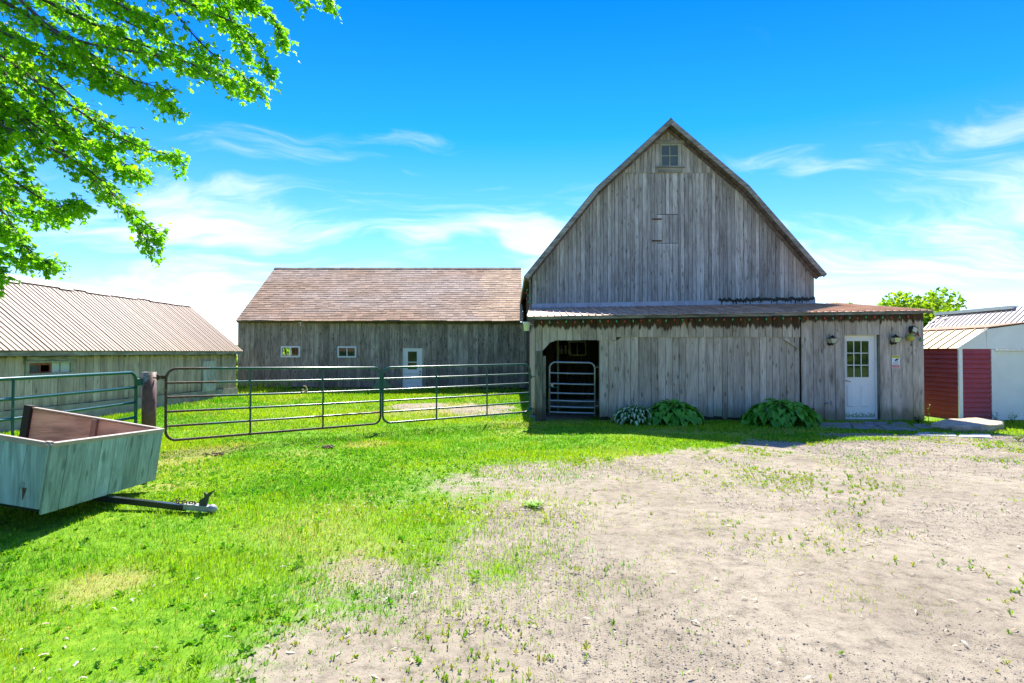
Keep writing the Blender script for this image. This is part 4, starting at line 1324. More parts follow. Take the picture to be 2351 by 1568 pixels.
# window
wf_ = MB(); xo = XS + .025
fz = .06
wf_.box((xo - .06, wa.y, wzb), (xo, wa.y + .1, wzt)).box((xo - .06, wb.y - .12, wzb), (xo, wb.y, wzt)).box((xo - .06, wa.y + .1, wzt - .05), (xo, wb.y - .12, wzt)).box((xo - .06, wa.y + .1, wzb), (xo, wb.y - .12, wzb + .05))
wo_ = wf_.build('window', M['greyframe'], shed)
MB().box((xo + .002, wa.y - .02, wzt + .01), (xo + .035, wb.y + .02, wzt + .10)).build('window_head', M['trimy'], wo_)
MB().box((xo + .002, wa.y - .02, wzt - .05), (xo + .02, wb.y + .02, wzt - .004)).build('window_casing', M['greyframe'], wo_)
ym = wa.y + (wb.y - wa.y) * .53
y_a, y_b = wa.y + .1, wb.y - .12
rs = MB()
z0, z1 = wzb + .05, wzt - .05
xs_ = xo - .03
rs.box((xs_ - .03, y_a, z1 - .05), (xs_, ym, z1)).box((xs_ - .03, ym - .06, z0), (xs_, ym, z1 - .05)).box((xs_ - .03, y_a, z0), (xs_, ym - .06, z0 + .03))
rs.box((xs_ - .03, y_a + (ym - y_a) * .47, z0 + .03), (xs_, y_a + (ym - y_a) * .47 + .03, z1 - .05))
rso = rs.build('sash', M['redsash'], wo_, label='faded red sash with one pane missing')
MB().box((xs_ - .02, y_a, z0 + .03), (xs_ - .012, y_a + (ym - y_a) * .47, z1 - .05)).build('pane', M['slate'], wo_)
MB().box((xs_ - .02, ym + .0, z0), (xs_ - .012, ym + (y_b - ym) * .42, z1)).build('pane', M['sky_glass'], wo_)
MB().box((xs_ - .02, ym + (y_b - ym) * .42 + .04, z0), (xs_ - .012, y_b, z1)).build('pane', M['sky_glass'], wo_)
MB().box((xs_ - .03, ym + (y_b - ym) * .42, z0), (xs_, ym + (y_b - ym) * .42 + .04, z1)).build('glazing_bar', M['greyframe'], wo_)
# pale plank door
pa, pb = PXat(463, 830, XS), PXat(492, 830, XS)
MB().box((XS + .02, pa.y, .22), (XS + .05, pb.y, 1.33)).build('door', wood('pale_plank', (0.42, 0.40, 0.38), (0.58, 0.56, 0.53), (0.70, 0.68, 0.65), vary=(.95, 1.05)), shed)
# loose pole leaning at the far corner
c = PXat(525, 846, XS)

# ------------------------------------------------------------------ RED SHED
YRS = 15.4
rsx = P(2203, 880, YRS).x
red = thing('metal_garden_shed', 'small metal shed with maroon siding, white gable and cream yellow roof', 'shed', (rsx + 1.75, YRS + 1.5, -0.13))
zg, zw = P(2203, 967, YRS).z, P(2203, 801, YRS).z
shw, shd = 3.5, 3.1
ncr = 15
hh = (zw - zg) / ncr
for r in range(ncr):
    za, zb = zg + r * hh, zg + (r + 1) * hh
    # side courses, each overlapping the one below
    MB().hexa([(rsx - .036, YRS + .02, za), (rsx + .01, YRS + .02, za), (rsx + .01, YRS + shd, za), (rsx - .036, YRS + shd, za),
               (rsx + .008, YRS + .02, zb - .002), (rsx + .014, YRS + .02, zb - .002), (rsx + .014, YRS + shd, zb - .002), (rsx + .008, YRS + shd, zb - .002)]).build('siding_course', M['redside'], red)
    xa, xb = rsx + .065, P(2275, 880, YRS).x - .01
    MB().hexa([(xa, YRS - .034, za), (xb, YRS - .034, za), (xb, YRS + .01, za), (xa, YRS + .01, za),
               (xa, YRS + .008, zb - .002), (xb, YRS + .008, zb - .002), (xb, YRS + .014, zb - .002), (xa, YRS + .014, zb - .002)]).build('siding_course', M['redside'], red)
    xa2, xb2 = rsx + shw - (xb - rsx), rsx + shw - .065
    MB().hexa([(xa2, YRS - .034, za), (xb2, YRS - .034, za), (xb2, YRS + .01, za), (xa2, YRS + .01, za),
               (xa2, YRS + .008, zb - .002), (xb2, YRS + .008, zb - .002), (xb2, YRS + .014, zb - .002), (xa2, YRS + .014, zb - .002)]).build('siding_course', M['redside'], red)
MB().box((rsx - .03, YRS - .035, zg - .03), (rsx + .06, YRS + .015, zw + .01)).build('corner_trim', M['whitem'], red)
MB().box((rsx + shw - .06, YRS - .035, zg - .03), (rsx + shw + .03, YRS + .015, zw + .01)).build('corner_trim', M['whitem'], red)
MB().box((rsx + shw - .014, YRS + .02, zg), (rsx + shw, YRS + shd, zw)).build('side_wall', M['redside'], red)
MB().box((rsx + .02, YRS + shd - .02, zg), (rsx + shw - .02, YRS + shd, zw)).build('rear_wall', M['redside'], red)
dj = P(2275, 880, YRS).x
MB().box((dj, YRS - .03, zg), (dj + .085, YRS + .01, zw - .01)).build('door_jamb', M['whitem'], red)
MB().box((rsx + shw - (dj - rsx) - .085, YRS - .03, zg), (rsx + shw - (dj - rsx), YRS + .01, zw - .01)).build('door_jamb', M['whitem'], red)
dmid = rsx + shw / 2
MB().box((dj + .09, YRS + .012, zg + .03), (dmid - .004, YRS + .03, zw - .06)).build('door', M['whitem'], red)
MB().box((dmid + .004, YRS + .012, zg + .03), (rsx + shw - (dj - rsx) - .09, YRS + .03, zw - .06)).build('door', M['whitem'], red)
MB().box((dj + .087, YRS - .045, zw - .055), (rsx + shw - (dj - rsx) - .087, YRS + .005, zw - .012)).build('door_track', M['whitem'], red)
kx, kz = P(2264, 754, YRS).x, P(2264, 754, YRS).z
mxx, mzz = rsx + shw / 2, P(2351, 742, YRS).z + (rsx + shw / 2 - P(2351, 742, YRS).x) * 0.13
k2 = 2 * mxx - kx
MB().prism([(rsx, YRS - .02, zw), (rsx + shw, YRS - .02, zw), (k2, YRS - .02, kz - .02), (mxx, YRS - .02, mzz - .02), (kx, YRS - .02, kz - .02)], (0, .02, 0)).build('gable_panel', M['whitem'], red)
MB().prism([(rsx, YRS + shd - .01, zw), (rsx + shw, YRS + shd - .01, zw), (k2, YRS + shd - .01, kz - .02), (mxx, YRS + shd - .01, mzz - .02), (kx, YRS + shd - .01, kz - .02)], (0, .01, 0)).build('gable_panel', M['whitem'], red)
MB().box((kx - .015, YRS - .03, zw + .02), (kx + .02, YRS - .022, kz - .03)).build('gable_seam', M['whitem'], red)
rs0 = Vector((rsx - .07, YRS - .05, zw - .0)); ks = Vector((kx, YRS - .05, kz))
nr = 9
for side in (1, -1):
    for i in range(nr):
        a, b_ = YRS - .05 + (shd + .1) * i / nr + .004, YRS - .05 + (shd + .1) * (i + 1) / nr - .004
        X0, X1 = (rsx - .07, kx) if side > 0 else (rsx + shw + .07, k2)
        t = Vector((0, 0, .01))
        A, B, Cc, D = Vector((X0, a, zw + .005)), Vector((X0, b_, zw + .005)), Vector((X1, b_, kz)), Vector((X1, a, kz))
        m_ = MB().hexa([A, B, Cc, D, A + t, B + t, Cc + t, D + t])
        m_.hexa([A + t, A + t + Vector((0, .03, 0)), D + t + Vector((0, .03, 0)), D + t, A + t * 3.5, A + t * 3.5 + Vector((0, .03, 0)), D + t * 3.5 + Vector((0, .03, 0)), D + t * 3.5])
        m_.build('roof_panel', M['yellowroof'], red)
    X0, X1 = (kx - .03, mxx) if side > 0 else (k2 + .03, mxx)
    for i in range(5):
        a, b_ = YRS - .06 + (shd + .12) * i / 5 + .003, YRS - .06 + (shd + .12) * (i + 1) / 5 - .003
        t = Vector((0, 0, .025))
        A, B, Cc, D = Vector((X0, a, kz + .006)), Vector((X0, b_, kz + .006)), Vector((X1, b_, mzz)), Vector((X1, a, mzz))
        MB().hexa([A, B, Cc, D, A + t, B + t, Cc + t, D + t]).build('top_panel', M['orangeroof'], red)
MB().prism([(rsx - .09, YRS - .075, zw - .03), (kx + .0, YRS - .075, kz - .035), (kx, YRS - .075, kz + .012), (rsx - .09, YRS - .075, zw + .03)], (0, .022, 0)).build('verge_trim', M['whitem'], red)

# ------------------------------------------------------------------ BUILDING BEHIND, RIGHT
back = thing('back_outbuilding', 'outbuilding behind the small maroon shed with a pinkish grey ribbed roof', 'outbuilding', (18.5, 24, -0.13))
bY1 = 26.0
brx, brz = P(2155, 721, bY1).x, P(2155, 721, bY1).z
gx_, gzv = P(2117, 757, bY1).x, P(2117, 757, bY1).z
slp = (brz - gzv) / (brx - gx_)
bex = brx - 2.6; bez = brz - 2.6 * slp
bup = Vector((brx - bex, 0, brz - bez)); bn = Vector((-bup.z, 0, bup.x)).normalized()
if bn.z < 0: bn = -bn
nb = 44
for i in range(nb):
    a, b_ = 15.5 + (bY1 - 15.5) * i / nb + .003, 15.5 + (bY1 - 15.5) * (i + 1) / nb - .003
    A, B = Vector((bex, a, bez)), Vector((bex, b_, bez)); th = bn * .008
    m_ = MB().hexa([A, B, B + bup, A + bup, A + th, B + th, B + bup + th, A + bup + th])
    rw = Vector((0, .025, 0)); rh = bn * .03
    m_.hexa([A + th, A + th + rw, A + bup + th + rw, A + bup + th, A + rh, A + rh + rw, A + bup + rh + rw, A + bup + rh])
    m_.build('roof_panel', M['backroof'], back)
MB().hexa([(brx, 15.5, brz - .02), (brx, bY1, brz - .02), (brx + 2.6, bY1, bez - .02), (brx + 2.6, 15.5, bez - .02), (brx, 15.5, brz), (brx, bY1, brz), (brx + 2.6, bY1, bez), (brx + 2.6, 15.5, bez)]).build('rear_roof', M['backroof'], back)
MB().box((brx - .18, 22.0, brz - .06), (brx + .1, bY1, brz + .06)).build('ridge_cap', M['whitem'], back)
spots = MB()
for i in range(60):
    s = random.random(); y = bY1 - abs(random.gauss(0, .55)) - .03
    if y < 24.2: continue
    c = Vector((bex, y, bez)) + bup * s + bn * .05
    w = random.uniform(.03, .10)
    spots.prism([c + bup.normalized() * (w * math.cos(t_) * random.uniform(.6, 1.2)) + Vector((0, w * math.sin(t_), 0)) for t_ in (0, 1.2, 2.3, 3.6, 5.0)], tuple(bn * .002))
spots.build('tar_spots', M['tar'], back, kind='stuff')
for xw in (bex + .15, 2 * brx - bex - .18):
    MB().box((xw, 15.7, -.2), (xw + .03, bY1 - .1, bez + .1)).build('side_wall', M['shed'], back)
for yw_ in (15.7, bY1 - .13):
    MB().prism([(bex + .19, yw_, -.2), (2 * brx - bex - .19, yw_, -.2), (2 * brx - bex - .19, yw_, bez + .1), (brx, yw_, brz - .1), (bex + .19, yw_, bez + .1)], (0, .03, 0)).build('end_wall', M['shed'], back)


# ------------------------------------------------------------------ GATES
def arc(c, a, b, r, t0, t1, n=7):
    return [Vector(c) + Vector(a) * (r * math.cos(t0 + (t1 - t0) * i / (n - 1))) + Vector(b) * (r * math.sin(t0 + (t1 - t0) * i / (n - 1))) for i in range(n)]


def make_gate(name, label, p0, p1, zt0, zb0, zt1, zb1, rails, ups, mat, r=0.023, cr=0.2, bottom_round=True, railz=None, group=None, latch=None, cat='gate'):
    """gate in the vertical plane through p0 and p1; top and bottom heights given at either end"""
    p0, p1 = Vector(p0), Vector(p1)
    L = (p1 - p0).length; d = (p1 - p0).normalized(); u = Vector((0, 0, 1))
    root = thing(name, label, cat, (p0.x, p0.y, min(zb0, zb1)), group)
    T = lambda s: zt0 + (zt1 - zt0) * s / L
    B = lambda s: zb0 + (zb1 - zb0) * s / L
    Q = lambda s, z: Vector((p0.x + d.x * s, p0.y + d.y * s, z))
    pts = []
    c = Q(cr, T(cr) - cr); pts += arc(c, -d, u, cr, 0, math.pi / 2)
    c = Q(L - cr, T(L - cr) - cr); pts += arc(c, u, d, cr, 0, math.pi / 2)
    if bottom_round:
        c = Q(L - cr, B(L - cr) + cr); pts += arc(c, d, -u, cr, 0, math.pi / 2)
        c = Q(cr, B(cr) + cr); pts += arc(c, -u, -d, cr, 0, math.pi / 2)
        fr_ = MB().tube(pts, r, 10, closed=True)
    else:
        pts = [Q(0, B(0) - .05)] + pts + [Q(L, B(L) - .05)]
        fr_ = MB().tube(pts, r, 10)
    fr_.build('frame', mat, root)
    for i in range(rails):
        f = railz[i] if railz else (i + 1) / (rails + 1)
        z0 = T(0) + (B(0) - T(0)) * f; z1 = T(L) + (B(L) - T(L)) * f
        MB().tube([Q(r * .6, z0), Q(L / 2, (z0 + z1) / 2 - .004), Q(L - r * .6, z1)], r * .86, 8, cap=False).build('rail', mat, root)
    nrm = Vector((d.y, -d.x, 0))
    if nrm.y > 0: nrm = -nrm
    for s in ups:
        s *= L
        o = Q(s, B(s)) + nrm * 0.004
        MB().obox(o - d * .017 - nrm * .026, d * .034, -nrm * -.012 + nrm * 0.0, Vector((0, 0, T(s) - B(s)))).build('upright', mat, root)
    return root, Q, L


ga0, ga1 = P(381, 900, 10.17), P(874, 900, 13.2)
zt = lambda y, Y: P(600, y, Y).z
g1, Q1, L1 = make_gate('tube_gate', 'green tube gate with rust showing on its lower rails beside the brown post', (ga0.x, 10.17, 0), (ga1.x, 13.2, 0),
                       P(380, 846, 10.17).z, P(380, 1012, 10.17).z, P(874, 844, 13.2).z, P(874, 972, 13.2).z, 4, (0.335, 0.68), M['gate_rust'], group='green tube gates', cr=0.17)
gb0, gb1 = P(879, 900, 13.25), P(1217, 900, 15.25)
g2, Q2, L2 = make_gate('tube_gate', 'clean green tube gate hung on the lean-to corner post', (gb0.x, 13.25, 0), (gb1.x, 15.25, 0),
                       P(879, 844, 13.25).z, P(879, 972, 13.25).z, P(1217, 836, 15.25).z, P(1217, 945, 15.25).z, 4, (0.335, 0.68), M['gate'], group='green tube gates', cr=0.17)
gc0, gc1 = Vector((-6.30, 6.1, 0)), P(312, 900, 10.1)
zr = P(312, 855, 10.1).z
g3, Q3, L3 = make_gate('tube_gate', 'green tube gate behind the trailer, on the other side of the brown post', (gc0.x, gc0.y, 0), (gc1.x, 10.1, 0),
                       1.315, 0.05, zr, zr - 1.27, 4, (0.08, 0.355), M['gate'], group='green tube gates', cr=0.17, r=0.026)
# corner gussets where the two long gates meet
for gq, Qf, s0, sg, mt in ((g1, Q1, L1, -1, M['gate_rust']), (g2, Q2, 0, 1, M['gate'])):
    zc = P(876, 886, 13.2).z
    a, b_, c_ = Qf(s0 + sg * .02, zc - .04), Qf(s0 + sg * .22, zc - .04), Qf(s0 + sg * .02, zc + .16)
    nrm = Vector((.55, -.83, 0)) * .004
    MB().prism([a + nrm, b_ + nrm, c_ + nrm], tuple(-nrm * 2)).build('gusset', mt, gq)
# hinge lugs
lug = Q1(0, P(380, 866, 10.17).z)
MB().tube([lug + Vector((-.14, 0, -.045)), lug + Vector((-.14, 0, .045))], .024, 8).obox(lug + Vector((-.12, -.02, -.03)), (.11, 0, 0), (0, .04, 0), (0, 0, .06)).build('hinge_lug', M['gate_rust'], g1)
lug = Q3(L3, P(312, 879, 10.1).z)
MB().obox(lug + Vector((.0, -.02, -.06)), (.10, 0, .02), (0, .04, 0), (0, 0, .11)).build('hinge_lug', M['gate'], g3)
for yv in (865, 939):
    lg = Q2(L2, P(1217, yv, 15.25).z)
    MB().tube([lg + Vector((.0, -.01, 0)), lg + Vector((.12, .03, 0))], .014, 6).obox(lg + Vector((-.005, -.03, -.04)), (.06, 0, 0), (0, .05, 0), (0, 0, .08)).build('hinge_lug', M['gate'], g2)
# brown pipe post with hinge pins
pc = P(338.5, 900, 10.2)
post = thing('gate_post', 'thick brown steel pipe post with lichen on top, between green gates', 'post', (pc.x, 10.25, -0.1))
ptz = P(338, 854, 10.25).z
MB().lathe([(.110, -.3), (.110, ptz), (.098, ptz), (.098, ptz - .05)], (pc.x, 10.25, 0), 20).build('pipe', M['pipe'], post)
pz = P(338, 867, 10.2).z
MB().tube([(pc.x + .10, 10.2, pz), (pc.x + .24, 10.18, pz), (pc.x + .285, 10.17, pz - .02), (pc.x + .30, 10.17, pz - .07)], .016, 7).build('hinge_pin', M['zinc'], post)
MB().tube([(pc.x - .09, 10.18, pz - .03), (pc.x - .14, 10.14, pz - .03), (pc.x - .17, 10.12, pz - .06), (pc.x - .175, 10.12, pz - .1)], .018, 7).build('hinge_pin', M['zinc'], post)
MB().tube([(pc.x - .08, 10.2, pz + .015), (pc.x - .17, 10.18, pz + .015)], .012, 6).lathe([(.03, 0), (.03, .02)], (pc.x - .11, 10.19, pz + .015), 6, 'X').build('bolt', M['zinc'], post)
# galvanised gate in the lean-to doorway
yg4 = YL + 0.30
q0, q1 = P(1261.5, 900, yg4), P(1366, 900, yg4)
g4, Q4, L4 = make_gate('small_gate', 'galvanised grey steel gate closing the dark lean-to doorway', (q0.x, yg4, 0), (q1.x, yg4, 0),
                       P(1261, 831, yg4).z, P(1261, 947, yg4).z, P(1366, 833, yg4).z, P(1366, 950, yg4).z, 6, (), M['galv'], r=0.026, cr=0.16, bottom_round=False,
                       railz=[0.215, 0.425, 0.61, 0.76, 0.88, 0.99])
tz = P(1270, 889, yg4).z
MB().tube([Q4(-.05, tz) + Vector((0, -.03, .0)), Q4(.26, tz) + Vector((0, -.03, 0))], .018, 6).build('latch', M['gate'], g4)
MB().obox(Q4(.06, tz + .02) + Vector((-.03, -.04, 0)), (.07, 0, 0), (0, .04, 0), (0, 0, .09)).build('latch_box', M['zinc'], g4)
for yv in (843, 932):
    z = P(1366, yv, yg4).z
    MB().tube([Q4(L4, z) + Vector((-.02, -.03, 0)), Q4(L4, z) + Vector((.16, -.05, .01))], .012, 6).build('hinge_pin', M['zinc'], g4)

# rope tied on the third rail of the rusting gate
s_ = ((P(703, 895, 12.0).x - ga0.x) / (ga1.x - ga0.x)) * L1
rz_ = Q1(s_, 0); Yk = rz_.y
rzc = P(703, 897, Yk).z
knot = thing('rope_knot', 'pale tan rope knotted round a middle rail of the rusting gate', 'rope', (rz_.x, Yk, rzc))
MB().tube([Vector((rz_.x, Yk, rzc)) + Vector((.05 * math.cos(t_) - .01, .04 * math.sin(t_), .03 * math.sin(t_ * 2))) for t_ in np.linspace(0, 6.2, 16)], .013, 5).build('coil', M['rope'], knot)
MB().tube([Vector((rz_.x, Yk - .03, rzc)) + Vector(v_) for v_ in ((.02, 0, .0), (.035, 0, .05), (.015, 0, .09), (-.03, 0, .095))], .013, 5).build('loose_end', M['rope'], knot)

# ------------------------------------------------------------------ TRAILER
A = P(115, 1020, 5.34); Bn = P(92, 1162, 5.34); Cf = P(372, 986, 7.1); E = P(70, 936, 7.1)
Hh = Vector((.09, 0, .6)); Lv = (E - Cf); Lu = Lv.normalized(); Wv = Cf - A; Wu = Wv.normalized(); Hu = Hh.normalized()
LEN, WID, HGT = 1.6, Wv.length, 0.585
tr = thing('utility_trailer', 'small teal board utility trailer tipped nose down on the grass', 'trailer', (A.x - .7, A.y + .9, 0.0))
O = A - Hu * HGT                      # near front bottom corner


def tp_(l, w, h):
    return O + Lu * l + Wu * w + Hu * h


def tbox(l0, l1, w0, w1, h0, h1):
    o = tp_(l0, w0, h0)
    return MB().obox(o, Lu * (l1 - l0), Wu * (w1 - w0), Hu * (h1 - h0))


# front boards (length direction is towards -X, so the front face is at l = 0)
nbv = 8
wds = [0, .21, .44, .68, .90, 1.12, 1.36, 1.58, WID]
for a, b_ in zip(wds, wds[1:]):
    tbox(-.018 + random.uniform(-.001, .001), 0, a + .003, b_ - .003, -.05 + .02 * a, HGT - .005).build('front_board', M['teal'], tr)
lds = [0, .19, .40, .62, .85, 1.05, 1.27, 1.45, LEN]
for a, b_ in zip(lds, lds[1:]):
    tbox(a + .0015, b_ - .0015, -.018 + random.uniform(-.001, .001), 0, 0, HGT - .005).build('side_board', M['teal'], tr)
    tbox(a + .0015, b_ - .0015, WID, WID + .018, 0, HGT - .005).build('side_board', M['teal'], tr)
tbox(0.002, LEN - .002, WID - .014, WID - .002, .02, HGT - .01).build('inner_panel', M['trailer_in'], tr)
tbox(0.002, .014, 0.016, WID - .016, .02, HGT - .01).build('inner_panel', M['trailer_in'], tr)
tbox(0.016, LEN - .002, 0.002, .014, .02, HGT - .01).build('inner_panel', M['trailer_in'], tr)
tbox(0.0, LEN, 0.0, WID, 0, .018).build('floor', M['trailer_in'], tr)
# top angle trims
tbox(-.024, .022, .03, WID + .02, HGT - .003, HGT + .012).build('top_trim', M['trailer_trim'], tr)
tbox(.03, LEN + .02, -.024, .022, HGT + .001, HGT + .016).build('top_trim', M['trailer_trim'], tr)
tbox(.024, LEN + .02, WID - .035, WID + .024, HGT + .001, HGT + .016).build('top_trim', M['trailer_trim'], tr)
tbox(-.024, -.019, .0, WID + .02, HGT - .022, HGT - .0).build('top_trim', M['trailer_trim'], tr)
tbox(.0, LEN, -.024, -.019, HGT - .03, HGT - .0).build('top_trim', M['trailer_trim'], tr)
tbox(.002, .05, -.002, .05, .02, HGT + .02).build('stake', M['trailer_trim'], tr)
tbox(.75, .81, WID - .06, WID - .016, .02, HGT - .004).build('stake', M['trailer_post'], tr)
tbox(LEN - .05, LEN + .03, WID - .06, WID + .03, .0, HGT + .03).build('rear_stake', M['rubber'], tr)
tbox(LEN - .05, LEN + .03, -.03, .05, .0, HGT + .03).build('rear_stake', M['rubber'], tr)
# strap hook on the near side
c = tp_(.13, -.025, .17)
MB().prism([c, c + Lu * .035, c + Lu * .02 - Hu * .11], tuple(Wu * .008)).build('hook', M['rust'], tr)
# chassis, axle, wheels
tbox(.02, LEN, .1, .16, -.06, -.004).build('frame_rail', M['blacktube'], tr)
tbox(.02, LEN, WID - .16, WID - .1, -.06, -.004).build('frame_rail', M['blacktube'], tr)
axc = tp_(1.05, 0, -.08)
ax0, ax1 = tp_(1.05, -.16, -.09), tp_(1.05, WID + .16, -.09)
MB().tube([ax0, ax1], .03, 8).build('axle', M['blacktube'], tr)
for p_ in (ax0, ax1):
    wl = MB().lathe([(.10, -.07), (.23, -.075), (.255, -.04), (.255, .04), (.23, .075), (.10, .07)], (p_.x, p_.y, .25), 20, 'Y').build('wheel', M['rubber'], tr)
    MB().lathe([(.02, -.08), (.11, -.073), (.12, .0), (.11, .073), (.02, .08)], (p_.x, p_.y, .25), 14, 'Y').build('rim', M['whitem'], wl)
    MB().box((p_.x - .03, p_.y - .02, .22), (p_.x + .03, p_.y + .02, p_.z)).build('spring', M['blacktube'], tr)
# tongue and coupler
T0 = P(225, 1140, 6.25); T1 = P(452, 1166, 6.1)
td = (T1 - T0).normalized(); tw = Vector((0, 1, 0)) * .055; tu = td.cross(Vector((0, 1, 0)))
if tu.z < 0: tu = -tu
MB().obox(T0 - td * .9 - tw / 2 - tu * .04, td * ((T1 - T0).length + .78), tw, tu * .058).build('tongue', M['blacktube'], tr)
c0 = T1 - td * .13
MB().obox(c0 - Vector((0, .04, 0)) - tu * .02, td * .27, (0, .08, 0), tu * .055).build('coupler', M['coupler'], tr)
bl = c0 + td * .30
MB().lathe([(.0, -.03), (.035, -.03), (.05, 0), (.045, .03), (.02, .05), (.0, .052)], (bl.x, bl.y, bl.z), 12).build('coupler_head', M['coupler'], tr)
lv = c0 + td * .20
MB().prism([lv + Vector((-.035, -.02, .02)), lv + Vector((.04, -.02, .02)), lv + Vector((.065, -.02, .12)), lv + Vector((.12, -.02, .19)), lv + Vector((.07, -.02, .17)), lv + Vector((.045, -.02, .15)), lv + Vector((.02, -.02, .175)), lv + Vector((.02, -.02, .12)), lv + Vector((-.03, -.02, .09))], (0, .02, 0)).build('latch_lever', plain('olive_steel', (0.06, 0.065, 0.045), .6), tr)
chn = MB()
for k_ in range(11):
    cc_ = c0 + td * (-.12 + .025 * k_) + Vector((0, -.01 + .03 * math.sin(k_ * 2.1), 0)) + tu * (.05 + .012 * math.sin(k_ * 1.7))
    an = k_ * 1.3
    ring = [cc_ + Vector((math.cos(t_) * .022 * math.cos(an), math.cos(t_) * .022 * math.sin(an), math.sin(t_) * .014)) for t_ in np.linspace(0, 2 * math.pi, 8, endpoint=False)]
    chn.tube(ring, .005, 5, closed=True)
chn.build('chain', M['rust'], tr)


# ------------------------------------------------------------------ HOSTAS
def hosta_leaf(mats, stripe):
    """one leaf along +X from its stalk, length 1"""
    b = MB()
    st = [(0.0, .0), (.12, .25), (.3, .36), (.5, .35), (.72, .24), (.88, .11), (1.0, 0.0)]
    def pt(t, w): 
        z = 0.28 * math.sin(t * 1.9) - 0.55 * t * t + abs(w) * .32
        return (t * .92, w, z)
    for (a, wa_), (c, wc_) in zip(st, st[1:]):
        for sgn in (1, -1):
            if stripe:
                for f0, f1, mi in ((0, .48, 1), (.48, 1.0, 0)):
                    p = [pt(a, sgn * wa_ * f0), pt(c, sgn * wc_ * f0), pt(c, sgn * wc_ * f1), pt(a, sgn * wa_ * f1)]
                    b.face(p if sgn < 0 else p[::-1], mi)
            else:
                p = [pt(a, 0), pt(c, 0), pt(c, sgn * wc_), pt(a, sgn * wa_)]
                b.face(p if sgn < 0 else p[::-1], 0)
    me = b.mesh('leaf', mats)
    me.polygons.foreach_set('use_smooth', [True] * len(me.polygons))
    return me


M['hosta'] = leafmat('hosta_green', (0.055, 0.26, 0.02), (0.17, 0.46, 0.04), 0.3)
M['hosta_d'] = leafmat('hosta_dark_green', (0.035, 0.16, 0.02), (0.08, 0.27, 0.035), 0.3)
M['hosta_w'] = leafmat('hosta_cream', (0.62, 0.66, 0.40), (0.74, 0.77, 0.52), 0.25)
LEAF_P = hosta_leaf([M['hosta']], False)
LEAF_V = hosta_leaf([M['hosta_d'], M['hosta_w']], True)


def hosta(label, cx, cy, rx, ry, h, n, size, me):
    z0 = float(gz(cy))
    root = thing('hosta_plant', label, 'hosta', (cx, cy, z0), 'hostas along the lean-to wall')
    stem = MB()
    for i in range(n):
        f = ((i + .5) / n) ** .62
        th = i * 2.39996 + random.uniform(-.2, .2)
        el_ = math.acos(min(1, f)) if f < 1 else 0
        r_ = f
        hz_ = h * (math.sqrt(max(0, 1 - r_ * r_)) * .95 + .1) * random.uniform(.85, 1.05)
        bx, by = cx + rx * r_ * .72 * math.cos(th), cy + ry * r_ * .72 * math.sin(th)
        o = bpy.data.objects.new('leaf', me)
        COL.objects.link(o)
        s = size * random.uniform(.75, 1.2) * (0.85 + .25 * f)
        tilt = -0.55 + 1.35 * f + random.uniform(-.2, .25)
        o.matrix_world = Matrix.Translation((bx, by, z0 + hz_)) @ Matrix.Rotation(th + random.uniform(-.35, .35), 4, 'Z') @ Matrix.Rotation(tilt, 4, 'Y') @ Matrix.Rotation(random.uniform(-.4, .4), 4, 'X') @ Matrix.Diagonal((s, s * random.uniform(.8, 1), s, 1))
        mw_ = o.matrix_world.copy()
        o.parent = root
        o.matrix_parent_inverse = Matrix.Translation(-Vector(root.location))
        o.matrix_basis = mw_
        stem.tube([(cx + random.uniform(-.06, .06), cy + random.uniform(-.05, .05), z0), (bx * .55 + cx * .45, by * .55 + cy * .45, z0 + hz_ * .8), (bx, by, z0 + hz_)], [.007, .006, .004], 4, cap=False)
    stem.build('stems', M['hosta_d'], root)
    return root


hc = P(1462, 950, 14.75); hosta('hosta with cream striped leaves beside the lean-to doorway', hc.x, 14.78, .80, .5, .38, 190, .17, LEAF_V)
hc = P(1544, 950, 14.75); hosta('plain green hosta touching the cream striped one', hc.x, 14.72, .86, .6, .47, 140, .26, LEAF_P)
hc = P(1790, 950, 14.6); hosta('widest plain green hosta, left of the white door', hc.x, 14.55, 1.16, .72, .50, 200, .27, LEAF_P)

# ------------------------------------------------------------------ WALL LAMPS, FLOODLIGHT, SIGN, TAP, BUCKET
YF = YL - 0.03


